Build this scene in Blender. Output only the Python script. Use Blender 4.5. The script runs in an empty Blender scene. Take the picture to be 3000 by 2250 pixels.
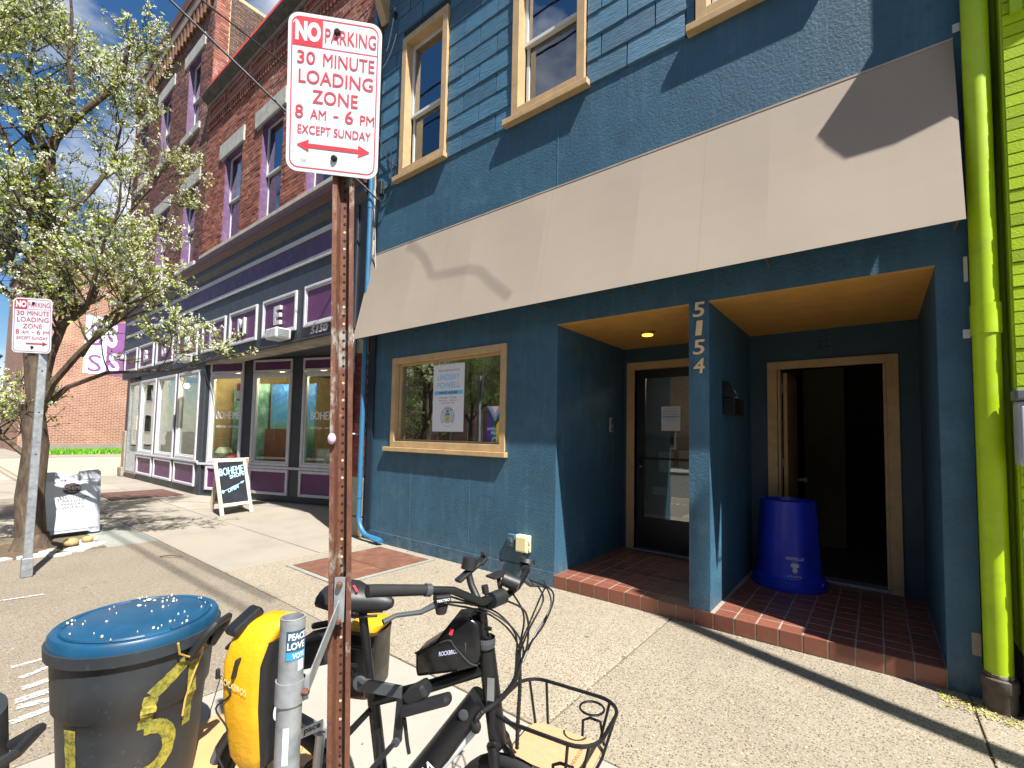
import bpy, bmesh, math, random
from mathutils import Vector, Matrix
random.seed(7)
SC = bpy.context.scene
COL = SC.collection
rad = math.radians

# ------------------------------------------------------------------ camera
yaw, pitch, roll = -0.66716, 0.055367, 0.019646
fwd = Vector((math.sin(yaw)*math.cos(pitch), math.cos(yaw)*math.cos(pitch), math.sin(pitch)))
right0 = Vector((math.cos(yaw), -math.sin(yaw), 0))
up0 = right0.cross(fwd)
rgt = right0*math.cos(roll) + up0*math.sin(roll)
upv = -right0*math.sin(roll) + up0*math.cos(roll)
cd = bpy.data.cameras.new('camera')
cam = bpy.data.objects.new('camera', cd); COL.objects.link(cam)
cam.matrix_world = Matrix(((rgt.x, upv.x, -fwd.x, 0), (rgt.y, upv.y, -fwd.y, 0), (rgt.z, upv.z, -fwd.z, 1.6), (0, 0, 0, 1)))
cd.sensor_fit = 'HORIZONTAL'; cd.sensor_width = 36.0
cd.lens = 1356.9/3000*36.0
cd.shift_y = 76.1/3000
cd.clip_start = 0.05; cd.clip_end = 2000
SC.camera = cam

# ------------------------------------------------------------------ world, sun, exposure
RAY = Vector((-1.0, 0.32, -1.60)).normalized()
w = bpy.data.worlds.new('World'); SC.world = w; w.use_nodes = True
nt = w.node_tree; nt.nodes.clear()
wo = nt.nodes.new('ShaderNodeOutputWorld'); bg = nt.nodes.new('ShaderNodeBackground')
sky = nt.nodes.new('ShaderNodeTexSky'); sky.sky_type = 'NISHITA'; sky.sun_disc = False
sky.sun_elevation = math.asin(-RAY.z); sky.sun_rotation = math.atan2(-RAY.x, -RAY.y)
sky.air_density = 1.0; sky.dust_density = 0.3; sky.ozone_density = 3.0
tc = nt.nodes.new('ShaderNodeTexCoord'); mp = nt.nodes.new('ShaderNodeMapping')
mp.inputs['Scale'].default_value = (1.0, 1.0, 2.2); mp.inputs['Location'].default_value = (1.35, 0.6, 0.2)
nz = nt.nodes.new('ShaderNodeTexNoise'); nz.inputs['Scale'].default_value = 2.6; nz.inputs['Detail'].default_value = 9; nz.inputs['Roughness'].default_value = 0.55
rp = nt.nodes.new('ShaderNodeValToRGB'); rp.color_ramp.elements[0].position = 0.48; rp.color_ramp.elements[1].position = 0.64
mx = nt.nodes.new('ShaderNodeMix'); mx.data_type = 'RGBA'
hs = nt.nodes.new('ShaderNodeHueSaturation'); hs.inputs['Saturation'].default_value = 1.25
nt.links.new(sky.outputs[0], hs.inputs['Color'])
nt.links.new(tc.outputs['Generated'], mp.inputs[0]); nt.links.new(mp.outputs[0], nz.inputs['Vector'])
nt.links.new(nz.outputs['Fac'], rp.inputs[0]); nt.links.new(rp.outputs[0], mx.inputs[0])
nt.links.new(hs.outputs[0], mx.inputs[6]); mx.inputs[7].default_value = (9.0, 9.15, 9.5, 1)
nt.links.new(mx.outputs[2], bg.inputs[0]); bg.inputs[1].default_value = 0.05
nt.links.new(bg.outputs[0], wo.inputs[0])
sl = bpy.data.lights.new('sun', 'SUN'); sl.energy = 5.0; sl.angle = rad(0.55); sl.color = (1.0, 0.96, 0.90)
so = bpy.data.objects.new('sun', sl); COL.objects.link(so); so.location = (20, -6, 30)
so.rotation_euler = RAY.to_track_quat('-Z', 'Y').to_euler()
SC.view_settings.view_transform = 'Standard'; SC.view_settings.look = 'None'
SC.view_settings.exposure = 1.38; SC.view_settings.gamma = 1.0

# ------------------------------------------------------------------ materials
def lin(h):
    h = h.lstrip('#'); o = []
    for i in (0, 2, 4):
        c = int(h[i:i+2], 16)/255; o.append(c/12.92 if c <= .04045 else ((c+.055)/1.055)**2.4)
    return (o[0], o[1], o[2], 1.0)
MATS = {}
class NT:
    def __init__(s, name):
        s.m = bpy.data.materials.new(name); s.m.use_nodes = True; s.t = s.m.node_tree
        s.b = s.t.nodes['Principled BSDF']; s.out = s.t.nodes['Material Output']
        MATS[name] = s.m
        s.tc = s.t.nodes.new('ShaderNodeTexCoord'); s.pos = s.tc.outputs['Object']
    def n(s, typ, **kw):
        x = s.t.nodes.new(typ)
        for k_, v_ in kw.items(): setattr(x, k_, v_)
        return x
    def l(s, a, b): s.t.links.new(a, b)
    def noise(s, scale, detail=4, rough=.55, vec=None, stretch=None):
        x = s.n('ShaderNodeTexNoise'); x.inputs['Scale'].default_value = scale; x.inputs['Detail'].default_value = detail; x.inputs['Roughness'].default_value = rough
        v = vec or s.pos
        if stretch:
            mpn = s.n('ShaderNodeMapping'); mpn.inputs['Scale'].default_value = stretch; s.l(v, mpn.inputs[0]); v = mpn.outputs[0]
        s.l(v, x.inputs['Vector']); return x.outputs['Fac']
    def ramp(s, fac, *stops):
        x = s.n('ShaderNodeValToRGB'); cr = x.color_ramp
        while len(cr.elements) < len(stops): cr.elements.new(.5)
        for e, (p, c) in zip(cr.elements, stops):
            e.position = p; e.color = c if not isinstance(c, (int, float)) else (c, c, c, 1)
        s.l(fac, x.inputs[0]); return x.outputs[0]
    def mix(s, fac, a, b, mode='MIX'):
        x = s.n('ShaderNodeMix', data_type='RGBA', blend_type=mode)
        for sock, val in ((x.inputs[0], fac), (x.inputs[6], a), (x.inputs[7], b)):
            if hasattr(val, 'is_linked') or isinstance(val, bpy.types.NodeSocket): s.l(val, sock)
            else: sock.default_value = val
        return x.outputs[2]
    def math(s, op, a, b=None):
        x = s.n('ShaderNodeMath', operation=op)
        for i, val in enumerate((a, b)):
            if val is None: continue
            if isinstance(val, bpy.types.NodeSocket): s.l(val, x.inputs[i])
            else: x.inputs[i].default_value = val
        return x.outputs[0]
    def bump(s, h, strength=.3, dist=.01, prev=None):
        x = s.n('ShaderNodeBump'); x.inputs['Strength'].default_value = strength; x.inputs['Distance'].default_value = dist
        s.l(h, x.inputs['Height'])
        if prev is not None: s.l(prev, x.inputs['Normal'])
        s.l(x.outputs[0], s.b.inputs['Normal']); return x.outputs[0]
    def color(s, c):
        if isinstance(c, bpy.types.NodeSocket): s.l(c, s.b.inputs['Base Color'])
        else: s.b.inputs['Base Color'].default_value = c
    def rough(s, r):
        if isinstance(r, bpy.types.NodeSocket): s.l(r, s.b.inputs['Roughness'])
        else: s.b.inputs['Roughness'].default_value = r
def scalec(c, k): return (min(c[0]*k, 1), min(c[1]*k, 1), min(c[2]*k, 1), 1)
def M(name, col, rough=.6, metal=0, var=.18, vs=5, bump=0, bs=80, bd=.004, dirt=None, da=.3, ds=9, spec=None, coat=0):
    """general worn surface: two scales of colour variation, optional dirt patches, optional fine relief"""
    if name in MATS: return MATS[name]
    s = NT(name); c = lin(col) if isinstance(col, str) else col
    f = s.noise(vs, 5)
    out = s.ramp(f, (.3, scalec(c, 1-var)), (.7, scalec(c, 1+var)))
    if dirt:
        d = s.ramp(s.noise(ds, 7, .65), (.5, 0), (.5+.35*(1-da)+.02, 1))
        out = s.mix(s.math('MULTIPLY', d, da*1.6 if da < .6 else 1), out, lin(dirt))
    s.color(out); s.b.inputs['Metallic'].default_value = metal
    s.rough(s.ramp(s.noise(vs*3, 3), (.3, max(rough-.08, .02)), (.7, min(rough+.08, 1))))
    if spec is not None: s.b.inputs['Specular IOR Level'].default_value = spec
    if coat: s.b.inputs['Coat Weight'].default_value = coat
    if bump: s.bump(s.noise(bs, 6, .6), bump, bd)
    return s.m

def mat_stucco():
    s = NT('blue_stucco'); c = lin('#2d5368')
    big = s.noise(1.3, 5, .6); st = s.noise(3.0, 6, .7, stretch=(3, 3, .35))
    a = s.ramp(big, (.32, scalec(c, .82)), (.7, scalec(c, 1.2)))
    a = s.mix(s.math('MULTIPLY', s.ramp(st, (.52, 0), (.78, 1)), .22), a, lin('#6f93a6'))
    a = s.mix(s.math('MULTIPLY', s.ramp(s.noise(2.1, 7, .72), (.56, 0), (.72, 1)), .34), a, lin('#587c92'))
    a = s.mix(s.math('MULTIPLY', s.ramp(s.noise(5.5, 6, .7), (.5, 0), (.72, 1)), .5), a, lin('#1e3a4d'))
    sz_ = s.n('ShaderNodeSeparateXYZ'); s.l(s.pos, sz_.inputs[0]); low = s.ramp(sz_.outputs[2], (.0, 1), (.32, 0))
    a = s.mix(s.math('MULTIPLY', s.math('MULTIPLY', low, s.ramp(s.noise(9, 8, .75), (.42, 0), (.62, 1))), .45), a, lin('#7d7a70'))
    chip = s.ramp(s.noise(26, 3, .5), (.775, 0), (.785, 1))
    a = s.mix(s.math('MULTIPLY', chip, .55), a, lin('#a9b9c2'))
    s.color(a); s.rough(.62)
    b1 = s.bump(s.noise(38, 8, .62), .55, .012)
    s.bump(s.noise(150, 4, .6), .35, .004, b1)
    return s.m
def mat_shingle():
    s = NT('blue_shingle'); c = lin('#355e76')
    oi = s.n('ShaderNodeObjectInfo')
    g = s.noise(22, 8, .7, stretch=(.35, 1, 2.2))
    a = s.ramp(g, (.3, scalec(c, .7)), (.72, scalec(c, 1.3)))
    k = s.ramp(oi.outputs['Random'], (0, .8), (1, 1.2)); a = s.mix(1.0, a, k, 'MULTIPLY')
    s.color(a); s.rough(.5)
    s.bump(g, .8, .02); return s.m
def mat_aggregate(name, base, dark, density):
    s = NT(name)
    geo = s.n('ShaderNodeNewGeometry')
    vo = s.n('ShaderNodeTexVoronoi'); vo.inputs['Scale'].default_value = 75; s.l(geo.outputs['Position'], vo.inputs['Vector'])
    v2 = s.n('ShaderNodeTexVoronoi'); v2.inputs['Scale'].default_value = 140; s.l(geo.outputs['Position'], v2.inputs['Vector'])
    sep = s.n('ShaderNodeSeparateColor'); s.l(vo.outputs['Color'], sep.inputs[0])
    sep2 = s.n('ShaderNodeSeparateColor'); s.l(v2.outputs['Color'], sep2.inputs[0])
    peb = s.ramp(sep.outputs[0], (0, lin('#2e2820')), (.2, lin('#6f5c42')), (.45, lin('#8c7858')), (.65, lin('#4d4b46')), (.85, lin('#4a3222')), (1, lin('#b5ab98')))
    peb2 = s.ramp(sep2.outputs[0], (0, lin('#40382c')), (.5, lin('#93805f')), (1, lin('#c9bda2')))
    n1 = s.noise(1.1, 6, .6, geo.outputs['Position'])
    mtx = s.ramp(n1, (.3, scalec(lin(base), .82)), (.7, scalec(lin(base), 1.1)))
    mtx = s.mix(s.math('MULTIPLY', s.ramp(s.noise(160, 3, .6, geo.outputs['Position']), (.4, 0), (.7, 1)), .35), mtx, lin(dark))
    big = s.math('MULTIPLY', s.math('LESS_THAN', vo.outputs['Distance'], .40), s.math('GREATER_THAN', sep.outputs[1], 1-density))
    sm = s.math('MULTIPLY', s.math('LESS_THAN', v2.outputs['Distance'], .36), s.math('GREATER_THAN', sep2.outputs[1], 1-density))
    a = s.mix(s.math('MULTIPLY', sm, .8), mtx, peb2); a = s.mix(s.math('MULTIPLY', big, .85), a, peb)
    oi_ = s.n('ShaderNodeObjectInfo'); a = s.mix(1.0, a, s.ramp(oi_.outputs['Random'], (0, .86), (1, 1.08)), 'MULTIPLY')
    st = s.ramp(s.noise(.55, 6, .65, geo.outputs['Position']), (.55, 0), (.75, 1))
    a = s.mix(s.math('MULTIPLY', st, .3), a, lin(dark))
    gum = s.n('ShaderNodeTexVoronoi'); gum.inputs['Scale'].default_value = 2.3; s.l(geo.outputs['Position'], gum.inputs['Vector'])
    a = s.mix(s.math('MULTIPLY', s.math('LESS_THAN', gum.outputs['Distance'], .055), .55), a, lin('#3a352e'))
    a = s.mix(s.math('MULTIPLY', s.ramp(s.noise(2.6, 8, .75, geo.outputs['Position']), (.58, 0), (.72, 1)), .35), a, lin('#4f483c'))
    s.color(a); s.rough(.85)
    h = s.math('SUBTRACT', 1.0, vo.outputs['Distance']); b1 = s.bump(s.math('MULTIPLY', h, big), .5, .006)
    s.bump(s.noise(220, 3, .6, geo.outputs['Position']), .3, .003, b1)
    return s.m
def mat_concrete(name, col, stain='#6d6353'):
    s = NT(name); g = s.n('ShaderNodeNewGeometry').outputs['Position']; c = lin(col)
    a = s.ramp(s.noise(1.4, 7, .62, g), (.3, scalec(c, .83)), (.7, scalec(c, 1.1)))
    a = s.mix(s.math('MULTIPLY', s.ramp(s.noise(.7, 8, .7, g), (.52, 0), (.8, 1)), .45), a, lin(stain))
    a = s.mix(s.math('MULTIPLY', s.ramp(s.noise(240, 3, .6, g), (.5, 0), (.75, 1)), .35), a, lin('#5d5548'))
    oi_ = s.n('ShaderNodeObjectInfo'); a = s.mix(1.0, a, s.ramp(oi_.outputs['Random'], (0, .88), (1, 1.08)), 'MULTIPLY')
    sp = s.ramp(s.noise(45, 2, .5, g), (.77, 0), (.79, 1)); a = s.mix(s.math('MULTIPLY', sp, .6), a, lin('#3b352c'))
    s.color(a); s.rough(.88); s.bump(s.noise(120, 6, .65, g), .35, .004); return s.m
def mat_brick_piece(name, lo, mid, hi, white=.35, soot=.3, wscale=1.2):
    """colour of single bricks: each brick its own tint, limewash and soot in patches"""
    s = NT(name)
    at = s.n('ShaderNodeAttribute', attribute_name='tint'); oi = s.n('ShaderNodeObjectInfo')
    g = s.n('ShaderNodeNewGeometry').outputs['Position']
    t = s.math('FRACT', s.math('ADD', at.outputs['Fac'], oi.outputs['Random']))
    a = s.ramp(t, (0, lin(lo)), (.5, lin(mid)), (1, lin(hi)))
    a = s.mix(s.math('MULTIPLY', s.ramp(s.noise(wscale, 6, .6, g), (.48, 0), (.75, 1)), soot), a, lin('#2c211d'))
    wpat = s.math('MULTIPLY', s.ramp(s.noise(wscale*.8, 5, .6, g), (.5, 0), (.72, 1)), s.ramp(s.noise(34, 4, .6, g, (1, 1, .4)), (.5, 0), (.62, 1)))
    a = s.mix(s.math('MULTIPLY', wpat, white), a, lin('#c9c2b6'))
    s.color(a); s.rough(.82); s.bump(s.noise(90, 5, .6, g), .4, .006); return s.m
def mat_brick_far():
    s = NT('far_brick'); g = s.n('ShaderNodeNewGeometry').outputs['Position']
    sx = s.n('ShaderNodeSeparateXYZ'); s.l(g, sx.inputs[0]); cx = s.n('ShaderNodeCombineXYZ')
    s.l(s.math('ADD', sx.outputs[1], sx.outputs[0]), cx.inputs[0]); s.l(sx.outputs[2], cx.inputs[1])
    b = s.n('ShaderNodeTexBrick'); s.l(cx.outputs[0], b.inputs['Vector']); b.inputs['Scale'].default_value = 1
    b.inputs['Brick Width'].default_value = .3; b.inputs['Row Height'].default_value = .11; b.inputs['Mortar Size'].default_value = .018
    b.inputs['Color1'].default_value = lin('#7d4c3c'); b.inputs['Color2'].default_value = lin('#94614e'); b.inputs['Mortar'].default_value = lin('#a38f7d')
    a = s.mix(s.math('MULTIPLY', s.ramp(s.noise(.5, 6, .65, g), (.5, 0), (.7, 1)), .5), b.outputs['Color'], lin('#c8a083'))
    n = s.n('ShaderNodeTexWhiteNoise'); 
    a = s.mix(s.math('MULTIPLY', s.ramp(s.noise(7, 3, .6, g, (1, 1, 3)), (.58, 0), (.66, 1)), .6), a, lin('#4b3a38'))
    s.color(a); s.rough(.9); s.bump(b.outputs['Fac'], -.5, .02); return s.m
def mat_rust():
    s = NT('rusty_steel'); 
    f = s.noise(11, 10, .75, stretch=(1, 1, .3)); f2 = s.noise(55, 6, .7)
    a = s.ramp(f, (.33, lin('#3a2820')), (.43, lin('#6d4730')), (.52, lin('#5a372c')), (.6, lin('#75503f')), (.68, lin('#8f7d70')))
    a = s.mix(s.math('MULTIPLY', s.ramp(f2, (.55, 0), (.7, 1)), .7), a, lin('#3a1d14'))
    p = s.ramp(s.noise(6, 8, .7, stretch=(1, 1, .5)), (.55, 0), (.6, 1)); a = s.mix(s.math('MULTIPLY', p, .7), a, lin('#a3a39a'))
    s.color(a); s.rough(.7); s.b.inputs['Metallic'].default_value = .25; s.bump(f2, .35, .002); return s.m
def mat_galv():
    s = NT('galvanised_steel'); f = s.noise(18, 6, .6)
    a = s.ramp(f, (.3, lin('#7d8286')), (.7, lin('#a9adb0')))
    a = s.mix(s.math('MULTIPLY', s.ramp(s.noise(11, 7, .7), (.6, 0), (.7, 1)), .55), a, lin('#7a5a40'))
    s.color(a); s.rough(.5); s.b.inputs['Metallic'].default_value = .55; s.bump(s.noise(80, 4), .15, .001); return s.m
def mat_glass(name, tint=(.8, .88, .85, 1), refl=.12):
    s = NT(name); s.t.nodes.remove(s.b)
    tr = s.n('ShaderNodeBsdfTransparent'); tr.inputs[0].default_value = tint
    gl = s.n('ShaderNodeBsdfGlossy'); gl.inputs['Roughness'].default_value = .01; gl.inputs[0].default_value = (.95, .97, 1, 1)
    ge = s.n('ShaderNodeNewGeometry'); dp = s.n('ShaderNodeVectorMath', operation='DOT_PRODUCT'); s.l(ge.outputs['Normal'], dp.inputs[0]); s.l(ge.outputs['Incoming'], dp.inputs[1])
    sch = s.math('ADD', .04, s.math('MULTIPLY', .96, s.math('POWER', s.math('SUBTRACT', 1.0, s.math('ABSOLUTE', dp.outputs['Value'])), 5.0)))
    wv = s.n('ShaderNodeBump'); wv.inputs['Strength'].default_value = .05; wv.inputs['Distance'].default_value = .02
    s.l(s.noise(1.6, 2), wv.inputs['Height']); s.l(wv.outputs[0], gl.inputs['Normal'])
    mx_ = s.n('ShaderNodeMixShader'); s.l(s.math('ADD', sch, refl), mx_.inputs[0])
    s.l(tr.outputs[0], mx_.inputs[1]); s.l(gl.outputs[0], mx_.inputs[2]); s.l(mx_.outputs[0], s.out.inputs[0]); return s.m
def mat_wood(name, a_, b_, sc=6, stretch=(1, 14, 14), rough=.55):
    s = NT(name); g = s.noise(sc, 6, .6, stretch=stretch)
    s.color(s.ramp(g, (.3, lin(a_)), (.7, lin(b_)))); s.rough(rough); s.bump(g, .15, .002); return s.m
def mat_canvas():
    s = NT('awning_canvas'); c = lin('#928678')
    a = s.ramp(s.noise(.8, 6, .6), (.3, scalec(c, .93)), (.7, scalec(c, 1.05)))
    a = s.mix(s.math('MULTIPLY', s.ramp(s.noise(2.5, 6, .7, stretch=(4, 1, .25)), (.66, 0), (.8, 1)), .25), a, lin('#8a6a45'))
    sxx = s.n('ShaderNodeSeparateXYZ'); s.l(s.pos, sxx.inputs[0]); fr_ = s.math('FRACT', s.math('MULTIPLY', sxx.outputs[0], .61)); seam = s.math('LESS_THAN', fr_, .006)
    a = s.mix(s.math('MULTIPLY', seam, .22), a, lin('#6d6052'))
    a = s.mix(s.math('MULTIPLY', s.ramp(s.noise(1.6, 8, .75), (.55, 0), (.75, 1)), .16), a, lin('#7d6c58'))
    wv = s.n('ShaderNodeTexWave'); wv.inputs['Scale'].default_value = 260; wv.inputs['Distortion'].default_value = .4; s.l(s.pos, wv.inputs['Vector'])
    s.color(a); s.rough(.85); b = s.bump(wv.outputs['Fac'], .06, .001); s.bump(s.noise(.9, 3, .5), .12, .06, b); return s.m
def mat_emit(name, col, st):
    s = NT(name); s.b.inputs['Emission Color'].default_value = lin(col); s.b.inputs['Emission Strength'].default_value = st; s.color(lin(col)); return s.m
def mat_leaf(name, lo, hi, trans=.3):
    s = NT(name); at = s.n('ShaderNodeAttribute', attribute_name='tint')
    s.color(s.ramp(at.outputs['Fac'], (0, lin(lo)), (1, lin(hi)))); s.rough(.6)
    tl = s.n('ShaderNodeBsdfTranslucent'); s.l(s.ramp(at.outputs['Fac'], (0, lin(lo)), (1, lin(hi))), tl.inputs[0])
    ms = s.n('ShaderNodeMixShader'); ms.inputs[0].default_value = trans
    s.l(s.b.outputs[0], ms.inputs[1]); s.l(tl.outputs[0], ms.inputs[2]); s.l(ms.outputs[0], s.out.inputs[0]); return s.m
def mat_bark():
    s = NT('bark'); f = s.noise(14, 8, .7, stretch=(1, 1, .3))
    a = s.ramp(f, (.32, lin('#2b221b')), (.6, lin('#5c4c3d')), (.75, lin('#7d6d5b')))
    a = s.mix(s.math('MULTIPLY', s.ramp(s.noise(5, 5, .6), (.55, 0), (.7, 1)), .5), a, lin('#5d6040'))
    s.color(a); s.rough(.9); s.bump(f, .9, .03); return s.m

STUCCO = mat_stucco(); SHINGLE = mat_shingle()
AGG = mat_aggregate('aggregate_concrete', '#8b8374', '#6a6254', .8)
AGG2 = mat_aggregate('worn_aggregate', '#80776a', '#5f5749', .5)
CON = mat_concrete('smooth_concrete', '#8b8478'); CONP = mat_concrete('pale_concrete', '#928d84', '#6d675c'); CONG = mat_concrete('grey_concrete', '#82847d')
BRK = mat_brick_piece('red_brick', '#6b3a2c', '#8a4e3c', '#9a644f', .6, .4)
BRKD = mat_brick_piece('dark_brick', '#4a2c26', '#663a30', '#7a4d40', .7, .45, .8)
BRKY = mat_brick_piece('brown_brick', '#3a2b26', '#4e3a31', '#6a4a3c', .15, .4)
BRKP = mat_brick_piece('maroon_brick', '#4e1c19', '#6b2621', '#7c332b', .1, .2)
BRKG = mat_brick_piece('lime_brick', '#88a300', '#98b400', '#a4c200', .0, .12)
FARB = mat_brick_far(); RUST = mat_rust(); GALV = mat_galv()
GLASS = mat_glass('window_glass'); GLASSB = mat_glass('front_window_glass', (.7, .78, .76, 1), .22); GLASSS = mat_glass('shop_glass', (.92, .96, .94, 1), .02); GLASSD = mat_glass('dark_glass', (.35, .38, .4, 1), .16); GLASSR = mat_glass('reflective_glass', (.25, .3, .38, 1), .3)
MORT = M('mortar', '#a59a8c', .9, var=.25, vs=3, bump=.4, bs=60); MORTY = M('yellow_mortar', '#b3a27a', .9, var=.2); MORTD = M('dark_mortar', '#7b6b63', .9, var=.3, vs=2)
LIME = M('lime_paint', '#99b800', .5, var=.08, vs=3, bump=.25, bs=25, bd=.01); LIMEP = M('lime_pipe', '#9dbb00', .45, var=.1, vs=4, dirt='#6f7a2c', da=.25, ds=6)
TAN = M('tan_paint', '#b0946b', .55, var=.12, vs=4, bump=.2, bs=40, dirt='#7d684c', da=.3, ds=11)
OCHRE = M('ochre_stucco', '#b0823c', .8, var=.12, vs=5, bump=.5, bs=90, bd=.006)
WHITEV = M('white_vinyl', '#bfc1c0', .4, var=.05); WHITEP = M('white_paint', '#b9b8bd', .5, var=.08, vs=7, dirt='#8b8890', da=.18, ds=12)
PURP = M('purple_paint', '#5a2f58', .5, var=.12, vs=3); PURPB = M('purple_band', '#472f58', .5, var=.12, vs=2); PURPW = M('purple_trim', '#5f4268', .6, var=.2, vs=6, dirt='#a89aa8', da=.2)
SLATE = M('slate_paint', '#33373f', .5, var=.15, vs=3, bump=.05, bs=30); MAROON = M('maroon_paint', '#472c30', .5, var=.12)
STONE = M('grey_stone', '#a5a49c', .85, var=.15, vs=6, bump=.4, bs=50, dirt='#5d5a54', da=.3, ds=7); STONEB = M('stone_block', '#8f8674', .9, var=.25, vs=4, bump=.5, bs=40)
ROOM = M('dark_room', '#3a342c', .9, var=.1); ROOMF = M('room_floor', '#4a4034', .7)
BLACKM = M('black_metal', '#16171a', .4, metal=.3, var=.1); BLACKP = M('black_plastic', '#1b1c1f', .5, var=.15, bump=.06, bs=200); BLACKR = M('black_rubber', '#141415', .8, var=.1, bump=.1, bs=160)
BARK = mat_bark(); SOIL = M('soil', '#5a4a38', .95, var=.35, vs=8, bump=.9, bs=40, bd=.03)
# ------------------------------------------------------------------ mesh helpers
ID = lambda a, o, z: Vector((a, o, z))
class MB:
    def __init__(s): s.v = []; s.f = []; s.t = []
    def face(s, pts, tint=.5):
        i = len(s.v); s.v += [Vector(p) for p in pts]; s.f.append(tuple(range(i, i+len(pts)))); s.t.append(tint); return s
    def mbox(s, mp_, a0, a1, o0, o1, z0, z1, tint=.5):
        i = len(s.v)
        for z in (z0, z1):
            for o in (o0, o1):
                for a in (a0, a1): s.v.append(Vector(mp_(a, o, z)))
        s.f += [tuple(i+j for j in q) for q in ((0, 2, 3, 1), (4, 5, 7, 6), (0, 1, 5, 4), (2, 6, 7, 3), (0, 4, 6, 2), (1, 3, 7, 5))]
        s.t += [tint]*6; return s
    def box(s, x0, x1, y0, y1, z0, z1, tint=.5): return s.mbox(ID, x0, x1, y0, y1, z0, z1, tint)
    def frame(s, mp_, a0, a1, z0, z1, wd, o0, o1):
        """rectangular frame of four bars"""
        s.mbox(mp_, a0, a0+wd, o0, o1, z0, z1).mbox(mp_, a1-wd, a1, o0, o1, z0, z1)
        s.mbox(mp_, a0+wd, a1-wd, o0, o1, z0, z0+wd).mbox(mp_, a0+wd, a1-wd, o0, o1, z1-wd, z1); return s
    def bar(s, p, q, w_, h_, up=(0, 0, 1)):
        p = Vector(p); q = Vector(q); d = (q-p).normalized(); sd = d.cross(Vector(up))
        if sd.length < 1e-4: sd = d.cross(Vector((1, 0, 0)))
        sd.normalize(); u_ = sd.cross(d).normalized()
        i = len(s.v)
        for e in (p, q):
            for a, b in ((-1, -1), (1, -1), (1, 1), (-1, 1)): s.v.append(e+sd*(a*w_/2)+u_*(b*h_/2))
        s.f += [tuple(i+j for j in q_) for q_ in ((0, 1, 2, 3), (4, 7, 6, 5), (0, 4, 5, 1), (1, 5, 6, 2), (2, 6, 7, 3), (3, 7, 4, 0))]; s.t += [.5]*6; return s
    def tube(s, pts, r, n=8, caps=True, closed=False, sq=None):
        pts = [Vector(p) for p in pts]; m = len(pts); rs = r if isinstance(r, (list, tuple)) else [r]*m
        tang = []
        for i in range(m):
            a = pts[(i-1) % m] if (i > 0 or closed) else pts[0]; b = pts[(i+1) % m] if (i < m-1 or closed) else pts[-1]
            tang.append((b-a).normalized())
        ref = Vector((0, 0, 1)) if abs(tang[0].z) < .9 else Vector((1, 0, 0))
        nrm = tang[0].cross(ref).normalized(); base = len(s.v)
        for i in range(m):
            if i: nrm = (nrm - tang[i]*nrm.dot(tang[i])).normalized()
            bn = tang[i].cross(nrm)
            for j in range(n):
                an = 2*math.pi*j/n; s.v.append(pts[i]+(nrm*math.cos(an)+bn*math.sin(an)*(sq or 1))*rs[i])
        for i in range(m if closed else m-1):
            for j in range(n):
                a = base+i*n+j; b = base+i*n+(j+1) % n; c = base+((i+1) % m)*n+(j+1) % n; d = base+((i+1) % m)*n+j
                s.f.append((a, b, c, d)); s.t.append(.5)
        if caps and not closed:
            s.f.append(tuple(base+j for j in reversed(range(n)))); s.f.append(tuple(base+(m-1)*n+j for j in range(n))); s.t += [.5, .5]
        return s
    def lathe(s, prof, c=(0, 0, 0), n=24, ax=(0, 0, 1), caps=True, sq=1.0):
        ax = Vector(ax).normalized(); ref = Vector((1, 0, 0)) if abs(ax.x) < .9 else Vector((0, 1, 0))
        e1 = (ref-ax*ref.dot(ax)).normalized(); e2 = ax.cross(e1); c = Vector(c); base = len(s.v)
        for r_, z_ in prof:
            for j in range(n):
                an = 2*math.pi*j/n; s.v.append(c+ax*z_+(e1*math.cos(an)+e2*math.sin(an)*sq)*r_)
        for i in range(len(prof)-1):
            for j in range(n):
                s.f.append((base+i*n+j, base+i*n+(j+1) % n, base+(i+1)*n+(j+1) % n, base+(i+1)*n+j)); s.t.append(.5)
        if caps:
            s.f.append(tuple(base+j for j in reversed(range(n)))); s.f.append(tuple(base+(len(prof)-1)*n+j for j in range(n))); s.t += [.5, .5]
        return s
    def prism(s, poly, off):
        off = Vector(off); a = [Vector(p) for p in poly]; i = len(s.v); n = len(a)
        s.v += a+[p+off for p in a]
        s.f.append(tuple(reversed(range(i, i+n)))); s.f.append(tuple(range(i+n, i+2*n))); s.t += [.5, .5]
        for j in range(n): s.f.append((i+j, i+(j+1) % n, i+n+(j+1) % n, i+n+j)); s.t.append(.5)
        return s
    def ball(s, c, r, n=12, m=8, sc=(1, 1, 1)):
        prof = [(math.sin(math.pi*i/m)*r if 0 < i < m else r*.02, -math.cos(math.pi*i/m)*r) for i in range(m+1)]
        k = len(s.v); s.lathe(prof, (0, 0, 0), n)
        for i in range(k, len(s.v)):
            q = s.v[i]; s.v[i] = Vector((q.x*sc[0], q.y*sc[1], q.z*sc[2]))+Vector(c)
        return s
    def build(s, name, mat, parent=None, smooth=False, bevel=0, tint=False, recalc=True, seg=2):
        org = Vector((0, 0, 0)); p = parent
        while p is not None: org += Vector(p.location); p = p.parent
        me = bpy.data.meshes.new(name); me.from_pydata([v-org for v in s.v], [], s.f)
        if tint:
            at = me.attributes.new('tint', 'FLOAT', 'FACE'); at.data.foreach_set('value', s.t)
        if recalc:
            bm = bmesh.new(); bm.from_mesh(me); bmesh.ops.recalc_face_normals(bm, faces=bm.faces); bm.to_mesh(me); bm.free()
        me.materials.append(mat)
        if smooth:
            me.shade_smooth()
            try: me.set_sharp_from_angle(angle=rad(38))
            except Exception: pass
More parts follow.
